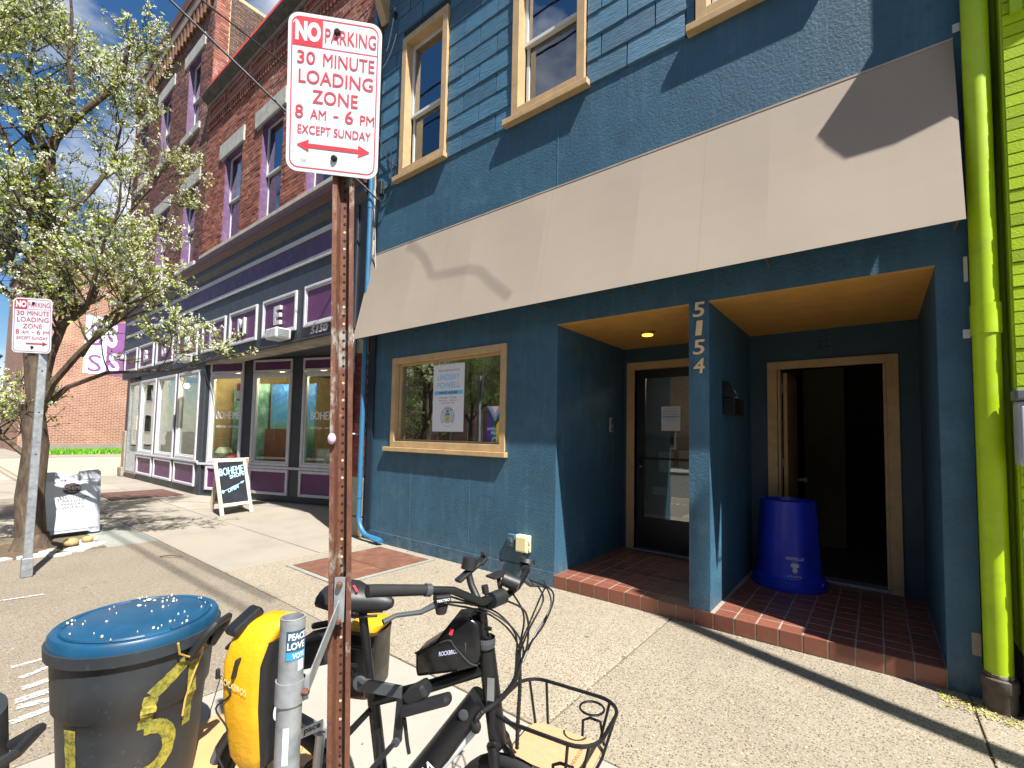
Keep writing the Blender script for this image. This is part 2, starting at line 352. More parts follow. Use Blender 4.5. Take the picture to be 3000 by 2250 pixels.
        o = bpy.data.objects.new(name, me); COL.objects.link(o); o.parent = parent
        if bevel:
            b = o.modifiers.new('bevel', 'BEVEL'); b.width = bevel; b.segments = seg; b.limit_method = 'ANGLE'; b.angle_limit = rad(40)
        return o
def tag(o, label, cat, group=None):
    o['label'] = label; o['category'] = cat
    if group: o['group'] = group
    return o
def thing(name, label, cat, loc=(0, 0, 0), group=None):
    o = bpy.data.objects.new(name, None); COL.objects.link(o); o.location = loc; o.empty_display_size = .1
    return tag(o, label, cat, group)
def struct(o): o['kind'] = 'structure'; return o
def B1(name, mat, parent, *boxes, **kw):
    mb = MB()
    for b in boxes: mb.box(*b)
    return mb.build(name, mat, parent, **kw)
_tc = {}
def text_geo(txt, bold=0.0):
    key = (txt, bold)
    if key not in _tc:
        cu = bpy.data.curves.new('t', 'FONT'); cu.body = txt; cu.resolution_u = 3; cu.offset = bold
        ob = bpy.data.objects.new('t', cu); COL.objects.link(ob)
        dg = bpy.context.evaluated_depsgraph_get(); me = bpy.data.meshes.new_from_object(ob.evaluated_get(dg))
        vs = [tuple(v.co) for v in me.vertices]; fs = [tuple(p.vertices) for p in me.polygons]
        bpy.data.objects.remove(ob); bpy.data.curves.remove(cu); bpy.data.meshes.remove(me)
        xs = [v[0] for v in vs]; ys = [v[1] for v in vs]
        _tc[key] = (vs, fs, min(xs), max(xs), min(ys), max(ys))
    return _tc[key]
def lettering(mb, txt, mp_, x0, x1, y0, y1, o=.001, bold=.0, depth=0, slant=0):
    """flat or raised letters filling the rectangle x0..x1, y0..y1 of the surface map mp_(a, o, z)"""
    if bold > 0 and 'M' in txt:                       # heavy M: three narrow passes side by side
        w_ = (x1-x0)*min(bold*1.2, .03)/max(len(txt)*.4, 1)
        for k_ in (-1, 0, 1): lettering(mb, txt, mp_, x0+(k_+1)*w_/2, x1-(1-k_)*w_/2, y0, y1, o+k_*.00012, 0, depth+(k_*.0004 if depth else 0), slant)
        return mb
    vs, fs, ax0, ax1, ay0, ay1 = text_geo(txt, bold)
    i = len(mb.v); n = len(vs)
    loc = [(x0+(v[0]-ax0)/(ax1-ax0)*(x1-x0)+slant*(v[1]-ay0)/(ay1-ay0), y0+(v[1]-ay0)/(ay1-ay0)*(y1-y0)) for v in vs]
    mb.v += [Vector(mp_(a, o+depth, b)) for a, b in loc]
    for f in fs: mb.f.append(tuple(i+j for j in f)); mb.t.append(.5)
    if depth:
        mb.v += [Vector(mp_(a, o, b)) for a, b in loc]
        ed = {}
        for f in fs:
            for a, b in zip(f, f[1:]+f[:1]):
                ed[(min(a, b), max(a, b))] = ed.get((min(a, b), max(a, b)), 0)+1
        for (a, b), c in ed.items():
            if c == 1: mb.f.append((i+a, i+b, i+n+b, i+n+a)); mb.t.append(.5)
    return mb
def FY(Y): return lambda a, o, z: Vector((a, Y-o, z))
D = 4.23
F0 = FY(D)
def dup(ob, parent, loc=None):
    c = ob.copy(); COL.objects.link(c); c.parent = parent
    if loc is not None: c.location = loc
    return c

# ------------------------------------------------------------------ ground
g = MB().face([(-400, -400, -.14), (400, -400, -.14), (400, 400, -.14), (-400, 400, -.14)]).build('ground', M('asphalt', '#55524d', .9, var=.2, vs=.8, bump=.4, bs=60), None, recalc=False); struct(g)
sw = MB().box(-20.3, 6, -.75, 4.9, -.13, -.014).box(-13.2, -6.1, 4.9, 6.2, -.13, -.014).build('sidewalk', M('joint_fill', '#5b5140', .95, var=.4, vs=6, bump=.5, bs=70, dirt='#59652c', da=.25, ds=3), None); struct(sw)
def slab(x0, x1, y0, y1, mat, z=0.0, gap=.006):
    r1 = random.uniform(-.003, .003)
    return B1('slab', mat, sw, (x0+gap, x1-gap, y0+gap, y1-gap, -.02, z+r1), bevel=.006)
XS = [2.2, .435, -1.475, -3.25, -5.05]
for a, b in zip(XS[1:], XS[:-1]): slab(a, b, 2.19, 4.9, AGG)
slab(2.2, 6, -.6, 4.9, AGG)
slab(-5.84, -5.05, 2.19, 4.9, AGG)
for a, b in ((-3.22, -1.45), (-1.45, .35), (.35, 2.2)): slab(a, b, -.6, 2.19, CONP)
slab(-5.05, -3.22, -.6, 2.19, AGG2); slab(-8.15, -5.05, -.6, 2.19, AGG2)
slab(-10.0, -8.15, 1.62, 2.19, CONG)
xs = [-5.84, -8.4, -10.9, -13.3, -15.8, -18.1, -20.3]
for b, a in zip(xs[:-1], xs[1:]):
    slab(a, b, 2.19, 3.35, CON); slab(a, b, 3.35, 4.9, CON)
for b, a in ((-6.2, -9.6), (-9.6, -13.2)): slab(a, b, 4.9, 6.15, CON)
slab(-12.2, -10.0, -.6, 2.19, CON); slab(-15, -12.2, -.6, 2.19, AGG2); slab(-20.3, -15, -.6, 2.19, CON); slab(-10.0, -8.15, -.6, -.05, CON)
kb = MB()
for i in range(14): kb.box(6-i*1.9-1.885, 6-i*1.9, -.78, -.605, -.12, .002)
struct(kb.build('kerb', STONEB, None, bevel=.02))
soil = MB(); nx_, ny_ = 18, 16
for i in range(nx_):
    for j in range(ny_):
        q = []
        for di, dj in ((0, 0), (1, 0), (1, 1), (0, 1)):
            x = -10.0+1.85*(i+di)/nx_; y = -.05+1.67*(j+dj)/ny_
            q.append((x, y, -.035+.05*math.exp(-((x+8.75)**2+(y-.95)**2)*2.5)+.012*math.sin(x*17+y*9)+.012*math.sin(y*23-x*7)))
        soil.face(q)
struct(soil.build('tree_pit', SOIL, None, smooth=True))
struct(MB().box(-34.0, -20.31, -.75, 40, -.135, -.03).build('side_street', mat_concrete('street_surface', '#a39683', '#6b6052'), None))
struct(MB().box(-48, -34.01, -.75, 40, -.135, .0).build('far_pavement', CON, None))
# grass strip at the foot of the far brick wall
gm = MB()
for i in range(5200):
    x = random.uniform(-40.9, -36.8); y = random.uniform(4.4, 12); h = random.uniform(.1, .3); a = random.uniform(0, 6.3); dx, dy = math.cos(a)*.06, math.sin(a)*.06
    gm.face([(x-dx, y-dy, 0), (x+dx, y+dy, 0), (x+random.uniform(-.1, .1), y+random.uniform(-.1, .1), h)], random.random())
gr = gm.build('grass', mat_leaf('grass_blades', '#4e8a1c', '#8cc63a', .3), None, tint=True, recalc=False); gr['kind'] = 'stuff'
struct(MB().box(-41, -36.8, 4.4, 12, -.02, .012).build('grass_bank', M('grass_soil', '#55702c', .95, var=.3, vs=6), None))

# ------------------------------------------------------------------ blue building
bb = thing('blue_building', 'dark blue stucco building with beige awning, two recessed doorways and tan window trim', 'building', (-2.8, D, 0))
XL, XR = -6.08, .5
RY = 5.93; ZC = 2.825; ZF = .132; XA, XP0, XP1, XB = -2.718, -1.316, -1.142, .335
WX0, WX1, WZ0, WZ1 = -5.567, -3.42, 1.405, 2.695
t_ = .28
wall = MB()
wall.box(XL, WX0, D, D+t_, 0, ZC).box(WX1, XA, D, RY, 0, ZC).box(WX0, WX1, D, D+t_, 0, WZ0).box(WX0, WX1, D, D+t_, WZ1, ZC)
wall.box(XL, XR, D, D+t_, ZC, 5.36)
wall.box(XP0, XP1, D, RY, ZF, ZC).box(XB, XR, D, RY+.2, 0, ZC)
wall.build('stucco_wall', STUCCO, bb)
UW = [(-5.553, -4.566, 5.43, 7.585), (-3.405, -2.401, 5.43, 7.585), (-1.24, -.24, 5.43, 7.585)]
up = MB(); xs_ = [XL]
for a0, a1, z0, z1 in UW: xs_ += [a0, a1]
xs_.append(XR)
up.box(XL, XR, D+.005, D+t_, 5.36, 5.43).box(XL, XR, D+.005, D+t_, 7.585, 8.75)
for i in range(0, len(xs_), 2): up.box(xs_[i], xs_[i+1], D+.005, D+t_, 5.43, 7.585)
up.build('upper_wall', M('blue_backing', '#12202b', .8), bb)
B1('lower_panel', STUCCO, bb, (XL-.005, XA-.004, D-.012, D, .0, .155))
B1('corner_board', M('navy_board', '#16222e', .5, var=.1), bb, (XL-.04, XL+.09, D-.03, D-.002, .16, 3.9))
B1('wall_seam', M('seam_light', '#3f6a83', .6), bb, (-2.752, -2.744, D-.004, D-.001, 4.3, 5.36), (-5.10, -5.094, D-.003, D-.001, .16, 1.3), (-3.98, -3.974, D-.003, D-.001, .16, 1.3))
# shingles, one by one
row = 0; z = 5.36
while z < 8.75:
    z1 = min(z+.264, 8.75); off = -3.97 if row % 2 else -4.262
    x = off-.585*4
    while x < XR:
        segs = [(max(x, XL), min(x+.585, XR))]
        for a0, a1, wz0, wz1 in UW:
            if z1 > wz0 and z < wz1:
                a0_, a1_ = a0-.012, a1+.012; ns = []
                for p, q in segs:
                    if q <= a0_ or p >= a1_: ns.append((p, q))
                    else:
                        if p < a0_: ns.append((p, a0_))
                        if q > a1_: ns.append((a1_, q))
                segs = ns
        for p, q in segs:
            if q-p > .04 and (z < 8.2 or p < -2):
                mb = MB(); zz0, zz1 = z+.004, z1+.006; j1 = random.uniform(.014, .021); e = .007
                mb.prism([(p+e, D+.006, zz0), (p+e, D-j1, zz0+.012), (p+e, D-.007, zz1), (p+e, D+.006, zz1)], (q-p-2*e, 0, 0))
                mb.build('shingle', SHINGLE, bb)
        x += .585
    z = z1; row += 1
# roof cornice with brackets, and the body of the building
B1('roof_cornice', TAN, bb, (XL-.12, XR, D-.33, D+.1, 8.78, 9.05), bevel=.01)
for bx_ in (-6.02, -3.9, -1.8, .25):
    MB().prism([(bx_-.07, D, 8.1), (bx_-.07, D-.06, 8.06), (bx_-.07, D-.16, 8.28), (bx_-.07, D-.29, 8.6), (bx_-.07, D-.30, 8.775), (bx_-.07, D, 8.775)], (.14, 0, 0)).build('cornice_bracket', TAN, bb, bevel=.008)
sh = MB().box(XL, XL+.1, D+t_+.01, 12, 0, 9).box(XR-.1, XR, RY+.21, 12, 0, 9).box(XL, XR, 12, 12.2, 0, 9).box(XL, XR, D+.12, 12.2, 9.06, 9.2).box(XL+.1, XR-.1, RY+.16, 12, 2.95, 3.05).box(XL+.1, XA-.3, D+t_, RY+.15, 2.95, 3.05)
sh.box(XA-.26, XR-.1, D+t_+.005, RY+.15, 5.0, 5.1)
sh.build('building_shell', M('shell_wall', '#3a3632', .9), bb)
B1('room_floor', ROOMF, bb, (XL+.1, XA-.01, D+t_, 12, .02, .1), (XA, XR-.1, RY+.15, 12, .02, .118))
B1('room_wall', ROOM, bb, (XL+.1, XR-.1, 9.4, 9.5, .1, 2.95), (-1.25, -1.15, RY+.16, 9.4, .12, 2.95))
# recesses: soffits, back wall with door openings, tiled floor
B1('soffit', OCHRE, bb, (XA, XP0, D+.003, RY, ZC-.012, ZC+.1)); B1('soffit', OCHRE, bb, (XP1, XB, D+.003, RY, ZC-.012, ZC+.1))
DK = M('recess_shade_blue', '#22404f', .6, var=.15, vs=3, bump=.3, bs=60)  # darker copy of the wall blue, recess shade put into the colour
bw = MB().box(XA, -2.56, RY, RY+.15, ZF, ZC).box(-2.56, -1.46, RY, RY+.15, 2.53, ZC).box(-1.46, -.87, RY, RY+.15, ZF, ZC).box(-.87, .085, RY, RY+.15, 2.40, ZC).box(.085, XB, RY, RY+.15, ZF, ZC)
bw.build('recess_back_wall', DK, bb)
B1('step_bed', M('grout', '#857d72', .9, var=.2, vs=20), bb, (XA, XB, D-.0085, RY, 0, ZF-.0015), (-2.56, -1.46, RY, RY+.16, 0, ZF-.003), (-.87, .085, RY, RY+.16, 0, ZF-.003))
TILE = NT('quarry_tile'); oi = TILE.n('ShaderNodeObjectInfo')
ta = TILE.ramp(oi.outputs['Random'], (0, lin('#6a3f31')), (.5, lin('#7a4a3a')), (1, lin('#704538')))
ta = TILE.mix(TILE.math('MULTIPLY', TILE.ramp(TILE.noise(14, 6, .65), (.5, 0), (.75, 1)), .35), ta, lin('#54291c'))
ta = TILE.mix(TILE.math('MULTIPLY', TILE.ramp(TILE.noise(70, 2, .5), (.74, 0), (.76, 1)), .7), ta, lin('#cbbdae'))
TILE.color(ta); TILE.rough(TILE.ramp(TILE.noise(25, 4), (.3, .3), (.7, .5))); TILE.bump(TILE.noise(60, 4), .1, .002)
tm = .1606; nT = 19; gtw = .0045
mesh_t = None; mesh_f = None
for i in range(nT):
    x0 = XA+i*tm
    fo = MB().box(x0+gtw, x0+tm-gtw, D-.012, D+.005, .006, ZF-.001)
    if mesh_f is None:
        o0 = fo.build('step_tile', TILE.m, bb, bevel=.004); mesh_f = o0
    else: c = dup(mesh_f, bb, (i*tm, 0, 0))
    for j in range(11):
        if j == 0: y0, y1 = D-.012, D+.148
        else: y0, y1 = D+.148+(j-1)*.155, D+.148+j*.155
        if y1 > RY+.005: break
        cxm = x0+tm/2
        if j == 0: pass
        if XP0-.06 < cxm < XP1+.06:
            if not (cxm < XP0-.01 or cxm > XP1+.01): continue
        r = random.uniform(-.0015, .0015)
        B1('floor_tile', TILE.m, bb, (max(x0+gtw, XA+.002), min(x0+tm-gtw, XB-.002), y0+gtw, y1-gtw, ZF-.008, ZF+.001+r), bevel=.003, seg=1)
# big shop window
wn = bpy.data.objects.new('front_window', None); COL.objects.link(wn); wn.parent = bb
MB().frame(F0, WX0, WX1, WZ0, WZ1, .085, -.05, .022).build('frame', TAN, wn, bevel=.004)
MB().frame(F0, WX0+.085, WX1-.085, WZ0+.085, WZ1-.085, .028, -.115, -.05).build('stop_bead', TAN, wn, bevel=.003)
MB().mbox(F0, -5.69, -3.385, -.02, .062, 1.342, 1.403).build('sill', TAN, wn, bevel=.006)
MB().mbox(F0, WX0+.08, WX1-.08, -.086, -.080, WZ0+.08, WZ1-.08).build('pane', GLASSB, wn)
# upper sash windows
def sash_window(parent, x0, x1, z0, z1, zm, mapf, trim, sash, deep=.1, sill=None, glass=GLASSR, gl2=GLASSD, casing=.10):
    wd = bpy.data.objects.new('window', None); COL.objects.link(wd); wd.parent = parent
    if trim: MB().frame(mapf, x0, x1, z0, z1, casing, -deep, .045).build('casing', trim, wd, bevel=.004)
    i0, i1, j0, j1 = x0+casing, x1-casing, z0+(casing if not sill else .02), z1-casing
    MB().frame(mapf, i0, i1, zm-.02, j1, .045, -deep-.02, -deep+.025).build('upper_sash', sash, wd, bevel=.003)
    MB().frame(mapf, i0, i1, j0, zm+.03, .045, -deep-.06, -deep-.021).build('lower_sash', sash, wd, bevel=.003)
    MB().mbox(mapf, i0+.04, i1-.04, -deep-.002, -deep+.004, zm+.02, j1-.04).build('pane', glass, wd)
    MB().mbox(mapf, i0+.04, i1-.04, -deep-.042, -deep-.036, j0+.04, zm-.01).build('pane', gl2, wd)
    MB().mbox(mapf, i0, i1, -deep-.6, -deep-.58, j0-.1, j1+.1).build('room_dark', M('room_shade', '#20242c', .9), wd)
    MB().mbox(mapf, i0+.03, i0+.17, -deep-.16, -deep-.14, j0+.04, j1).build('curtain', M('curtain_cloth', '#8c7a66', .9, var=.25, vs=20), wd)
    if sill: MB().mbox(mapf, sill[0], sill[1], -.05, .085, sill[2], sill[3]).build('sill', trim, wd, bevel=.006)
    return wd
sash_window(bb, *UW[0], 6.375, F0, TAN, WHITEV, sill=(-5.655, -4.535, 5.365, 5.435))
sash_window(bb, *UW[1], 6.375, F0, TAN, WHITEV, sill=(-3.515, -2.345, 5.355, 5.425))
sash_window(bb, *UW[2], 6.375, F0, TAN, WHITEV, sill=(-1.318, -.15, 5.345, 5.415))
# awning: canvas on a tube frame, open at both ends
aw = bpy.data.objects.new('awning', None); COL.objects.link(aw); aw.parent = bb
AX0, AX1 = -6.174, .462; mb = MB(); nA, nB = 36, 8
def awp(i, j, back=0):
    u_ = i/nA; v_ = j/nB; x = AX0+(AX1-AX0)*u_
    sag = .016*math.sin(math.pi*v_)*(.35+.65*abs(math.sin(math.pi*u_*6)))
    return Vector((x, D-.004-.296*v_+sag+back, 4.38-1.38*v_))
for bk in (0, .004):
    for i in range(nA):
        for j in range(nB): mb.face([awp(i, j, bk), awp(i+1, j, bk), awp(i+1, j+1, bk), awp(i, j+1, bk)])
mb.build('canvas', mat_canvas(), aw, smooth=True)
fr = MB()
for k_ in range(7):
    x = AX0+.03+(AX1-AX0-.06)*k_/6
    fr.tube([(x, D-.005, 4.30), (x, D-.245, 3.06)], .009, 6).tube([(x, D-.265, 3.03), (x, D-.003, 3.03)], .009, 6)
fr.tube([(AX0+.01, D-.276, 3.018), (AX1-.01, D-.276, 3.018)], .011, 6)
fr.build('awning_frame', M('awning_steel', '#6d6259', .5, metal=.5), aw)
MB().mbox(F0, AX0, AX1, .0, .010, 4.372, 4.388).build('awning_rail', M('awning_rail', '#a09283', .6), aw)
# glass door
dr = bpy.data.objects.new('glass_door', None); COL.objects.link(dr); dr.parent = bb
FB = FY(RY)
mb = MB().mbox(FB, -2.67, -2.56, -.12, .02, ZF, 2.62).mbox(FB, -1.46, -1.35, -.12, .02, ZF, 2.62).mbox(FB, -2.56, -1.46, -.12, .02, 2.52, 2.62); mb.build('door_frame', TAN, dr, bevel=.004)
mb = MB().mbox(FB, -2.555, -2.435, -.09, -.045, .15, 2.515).mbox(FB, -1.585, -1.465, -.09, -.045, .15, 2.515).mbox(FB, -2.435, -1.585, -.09, -.045, 2.40, 2.515).mbox(FB, -2.435, -1.585, -.09, -.045, .15, .56); mb.build('door_leaf', M('door_black', '#16191c', .4, var=.1), dr, bevel=.004)
MB().mbox(FB, -2.44, -1.58, -.071, -.064, .555, 2.405).build('pane', GLASS, dr)
MB().mbox(FB, -2.44, -1.58, -.045, -.03, 1.32, 1.35).build('push_bar', BLACKM, dr)
MB().tube([FB(-2.49, -.045, 1.35), FB(-2.49, .02, 1.33), FB(-2.49, .02, 1.1), FB(-2.49, -.045, 1.08)], .012, 8).build('pull_handle', BLACKM, dr, smooth=True)
MB().lathe([(.018, 0), (.018, .012)], FB(-2.49, -.044, 1.22), 12, (0, -1, 0)).build('lock', GALV, dr)
MB().mbox(FB, -2.56, -1.46, -.12, .05, ZF+.003, .15).build('threshold', GALV, dr, bevel=.004)
# open doorway
od = bpy.data.objects.new('open_doorway', None); COL.objects.link(od); od.parent = bb
mb = MB().mbox(FB, -.968, -.87, -.14, .03, ZF, 2.487).mbox(FB, .085, .182, -.14, .03, ZF, 2.487).mbox(FB, -.87, .085, -.14, .03, 2.40, 2.487); mb.build('door_frame', TAN, od, bevel=.004)
mb = MB().mbox(FB, -.87, -.845, -.14, -.02, ZF, 2.40).mbox(FB, .06, .085, -.14, -.02, ZF, 2.40); mb.build('door_stop', TAN, od)
MB().mbox(FB, -.87, .085, -.14, .04, ZF+.003, .165).build('threshold', GALV, od, bevel=.004)
MB().box(-.835, -.795, RY+.15, RY+.98, .16, 2.38).build('door_leaf', M('open_door_tan', '#a98a5c', .6, var=.15, vs=6), od, bevel=.004)
for hz in (.5, 1.35, 2.2): MB().box(-.846, -.836, RY+.1, RY+.148, hz-.05, hz+.05).build('hinge', GALV, od)
MB().tube([(-.79, RY+.9, 1.12), (-.73, RY+.9, 1.12)], .022, 10).ball((-.71, RY+.9, 1.12), .032, 10, 6).build('door_knob', GALV, od, smooth=True)
# notice board, papers and tube lights inside the glass door
nb_ = thing('notice_board', 'cork notice board with pinned papers seen through the glass door', 'notice board', (-2.0, RY+1.0, .5)); B1('board', M('cork', '#7a5f38', .9, var=.2, vs=20), nb_, (-2.9, -1.4, RY+1.0, RY+1.04, .45, 1.62)); B1('shelf', M('desk_top', '#6d6a62', .6), nb_, (-2.9, -1.4, RY+.8, RY+1.3, 1.62, 1.68))
for x, z, a, b in ((-2.6, 1.1, .22, .3), (-2.3, 1.15, .2, .28), (-2.05, .8, .28, .42), (-1.75, .95, .2, .3), (-2.7, .75, .25, .12), (-1.6, 1.25, .16, .22)): B1('paper', M('pinned_paper', '#b5b4ac', .8, var=.15, vs=12), nb_, (x, x+a, RY+.99, RY+.998, z, z+b))
for i, y in enumerate((RY+1.2, RY+2.4)): tl_ = thing('tube_light', ('nearer', 'farther')[i]+' lit fluorescent tube on the ceiling behind the glass door', 'lamp', (-2.0, y, 2.8), 'office tube lights'); B1('tube', mat_emit('tube_%d' % i, '#fff6dc', 14), tl_, (-2.9, -1.35, y, y+.05, 2.72, 2.76)); B1('tray', WHITEV, tl_, (-2.9, -1.35, y-.05, y+.1, 2.765, 2.80))
lw = M('stair_wall', '#5d573f', .9, var=.1)
B1('stair_wall', lw, bb, (-1.14, -.84, 7.2, 7.3, .12, 2.95), (-.84, -.35, 8.0, 8.1, .12, 2.95))
# house number, soffit lamp, wall fittings
NUM = M('number_tan', '#cdb48c', .5, var=.08); 
for s_, zc_ in zip('5154', (2.757, 2.589, 2.418, 2.250)):
    mb = MB(); wd = .026 if s_ == '1' else .047
    lettering(mb, s_, F0, -1.23-wd, -1.23+wd, zc_-.066, zc_+.066, .003, .012, .012, .012); mb.build('house_number', NUM, bb)
lp = MB().lathe([(.085, 0), (.085, .02), (.07, .028)], (-2.04, 5.07, ZC-.012), 20, (0, 0, -1)).build('soffit_lamp', M('lamp_bronze', '#a57a2c', .4), bb, smooth=True)
MB().lathe([(.062, 0), (.058, .012)], (-2.04, 5.07, ZC-.0405), 18, (0, 0, -1)).build('bulb', mat_emit('lamp_amber', '#ffb347', 1.6), lp)
mb = MB(); 
for dx in (-.05, .05):
    for dz in (-.05, .05): mb.lathe([(.012, 0), (.012, .006)], (-.43+dx*.6, RY-.001, 2.65+dz*.6), 8, (0, -1, 0))
mb.build('screw', BLACKM, bb)
B1('chipped_patch', M('bare_plaster', '#8d8278', .9), bb, (.455, .497, D-.003, D-.0005, .26, .40)); B1('chipped_patch', M('bare_white', '#c9c9c4', .9), bb, (.476, .496, D-.003, D-.0005, 2.68, 2.85))
# ------------------------------------------------------------------ things on the blue building
PAPER = M('white_paper', '#cfd2da', .7, var=.03); INK = M('ink', '#20242c', .7); LBLUE = M('print_blue', '#6fb4e2', .6, var=.03); GREYI = M('grey_ink', '#6a6f7c', .7)
def poster(name, label, cat, mp_, x0, x1, z0, z1, o, seal=True):
    p = thing(name, label, cat, mp_(x0, o, z0)); W = x1-x0; H = z1-z0
    q = lambda a, oo, b: mp_(x0+a*W, o+oo, z0+b*H)
    MB().mbox(q, 0, 1, -.003, 0, 0, 1).build('sheet', PAPER, p)
    mb = MB(); lettering(mb, 'State Representative', q, .17, .86, .885, .93); mb.build('lettering', GREYI, p)
    mb = MB(); lettering(mb, 'LINDSAY', q, .13, .87, .765, .85, bold=.01); lettering(mb, 'POWELL', q, .13, .87, .645, .73, bold=.01); mb.build('lettering', LBLUE, p)
    MB().mbox(q, .04, .97, .0004, .0008, .545, .605).build('blue_band', LBLUE, p)
    mb = MB(); lettering(mb, 'OFFICE HOURS:', q, .19, .81, .558, .592, bold=.02, o=.002); lettering(mb, 'Monday - Friday', q, .22, .78, .485, .515); lettering(mb, '9:00 a.m. - 4:30 p.m.', q, .2, .82, .447, .472); lettering(mb, '(412) 781-2750', q, .3, .71, .405, .432); mb.build('lettering', INK, p)
    if seal:
        cx_, cz_, rr = .5, .22, .23
        def ring(m_, r0, r1, n=40):
            for i in range(n):
                a, b = 2*math.pi*i/n, 2*math.pi*(i+1)/n
                m_.face([q(cx_+math.cos(t)*r, .001, cz_+math.sin(t)*r*W/H) for t, r in ((a, r0), (b, r0), (b, r1), (a, r1))])
        mb = MB(); ring(mb, rr*.98, rr); ring(mb, .14, .147)
        for i, ch in enumerate('SEAL OF THE HOUSE OF REPRESENTATIVES OF PENNSYLVANIA'):
            if ch == ' ': continue
            t = rad(220-260*i/51); cc = Vector((cx_+math.cos(t)*.19, cz_+math.sin(t)*.19*W/H))
            e1 = Vector((math.sin(t), -math.cos(t)*W/H))*.011; e2 = Vector((math.cos(t), math.sin(t)*W/H))*.018
            lettering(mb, ch, lambda a, oo, b, cc=cc, e1=e1, e2=e2: q(cc.x+e1.x*a+e2.x*b, oo, cc.y+e1.y*a+e2.y*b), -1, 1, -1, 1)
        for sgn in (-1, 1):
            for i in range(9):
                t = rad(-80+i*12); x_ = cx_+sgn*math.cos(t)*.115; zz_ = cz_+math.sin(t)*.125*W/H
                mb.face([q(x_-.012, .001, zz_), q(x_, .001, zz_-.006), q(x_+.014, .001, zz_+.004), q(x_, .001, zz_+.007)])
        mb.build('seal_ring', INK, p)
        shd = lambda pts, nm, m_: MB().face([q(cx_+a, .0015, cz_+b*W/H) for a, b in pts]).build(nm, m_, p, recalc=False)
        shd([(-.08, .09), (.08, .09), (.08, .03), (-.08, .03)], 'shield_top', M('shield_blue', '#3f8fc4', .6)); shd([(-.08, .03), (.08, .03), (.075, -.03), (-.075, -.03)], 'shield_middle', M('shield_gold', '#c9a05a', .6))
        shd([(-.075, -.03), (.075, -.03), (.04, -.085), (0, -.11), (-.04, -.085)], 'shield_bottom', M('shield_green', '#8aa83a', .6)); shd([(-.03, .1), (.03, .1), (.045, .15), (0, .135), (-.045, .16)], 'eagle_crest', M('crest_brown', '#6b3026', .6))
    return p
GP = FY(4.3075)
poster('window_poster', 'tall white office hours poster with blue lettering hanging in the front window', 'poster', GP, -4.775, -4.19, 1.637, 2.54, 0)
poster('door_notice', 'small white office hours notice taped on the glass door', 'notice', FY(RY+.0625), -2.22, -1.975, 1.703, 2.02, 0, False)
fl = thing('pride_banner', 'rainbow striped pride banner with pale triangle in the corner of the front window', 'banner', GP(-3.78, 0, 1.46))
for i, c in enumerate(('#4b2a86', '#2440a0', '#1f7a4a', '#d9c62a', '#d77a22')):
    x0 = -3.785+i*.051; z1 = 1.93-(abs(i-2.2)*-.03+.12 if 0 < i < 4 else 0)
    MB().face([GP(x0, 0, 1.462), GP(x0+.051, 0, 1.462), GP(x0+.051, 0, 1.90-.085*min(i+1, 4-i+.4)), GP(x0, 0, 1.90-.085*min(i, 5-i))]).build('stripe', M('stripe_%d' % i, c, .6, var=.05), fl, recalc=False)
tri = lambda k_, o_, c: MB().face([GP(-3.65-k_*.13, o_, 1.955), GP(-3.65, o_, 1.955-k_*.185), GP(-3.65+k_*.13, o_, 1.955)]).build('triangle', M('tri_'+c, '#'+c, .6, var=.03), fl, recalc=False)
tri(1, .001, '4aa6d8'); tri(.72, .002, 'c99ab8'); tri(.45, .003, 'd9dade')
mb = MB(); lettering(mb, 'LAWRENCEVILLE', GP, -3.775, -3.535, 1.66, 1.695, .002, .01); lettering(mb, 'PRIDE', GP, -3.71, -3.6, 1.61, 1.645, .002, .02)
for i in range(20):
    a, b = 2*math.pi*i/20, 2*math.pi*(i+1)/20
    mb.face([GP(-3.655+math.cos(t)*r, .002, 1.535+math.sin(t)*r) for t, r in ((a, .03), (b, .03), (b, .042), (a, .042))])
mb.build('lettering', PAPER, fl, recalc=False)
ic = thing('intercom', 'slim grey intercom on the left wall of the glass door recess', 'intercom', (XA, 5.5, 1.70))
B1('case', GALV, ic, (XA+.001, XA+.03, 5.48, 5.55, 1.67, 1.86), bevel=.004); B1('button', BLACKP, ic, (XA+.030, XA+.034, 5.5, 5.53, 1.70, 1.73)); B1('speaker_grille', BLACKP, ic, (XA+.030, XA+.033, 5.495, 5.535, 1.78, 1.84))
mbx = thing('mailbox', 'black metal mailbox stuffed with paper on the divider wall between the doorways', 'mailbox', (XP1, 4.86, 1.85))
B1('box', BLACKM, mbx, (XP1+.002, XP1+.11, 4.66, 5.05, 1.84, 2.0), bevel=.006); MB().prism([(XP1+.002, 4.65, 2.003), (XP1+.13, 4.65, 2.003), (XP1+.06, 4.65, 2.14), (XP1+.002, 4.65, 2.16)], (0, .03, 0)).build('flap', BLACKM, mbx)
MB().prism([(XP1+.02, 4.7, 2.0), (XP1+.09, 4.7, 2.0), (XP1+.05, 4.72, 2.10), (XP1+.02, 4.72, 2.12)], (0, .22, -.01)).build('letter', PAPER, mbx)
ub = thing('wall_outlet', 'cream weatherproof outlet box low on the blue wall beside the step', 'outlet', (-3.1, D, .31))
B1('box', M('cream_plastic', '#d8cda6', .5, var=.06), ub, (-3.19, -3.02, D-.075, D, .315, .50), bevel=.012); B1('cover', M('cream_cover', '#cfc396', .5, var=.06), ub, (-3.175, -3.035, D-.092, D-.076, .33, .485), bevel=.008); B1('latch', M('cream_latch', '#c9bd8e', .5), ub, (-3.02, -3.0, D-.07, D-.04, .42, .45), (-3.02, -3.0, D-.07, D-.04, .35, .38))
MB().tube([(-3.1, D-.03, .315), (-3.09, D-.035, .26), (-3.04, D-.02, .25)], .006, 6).build('cable', BLACKR, ub)
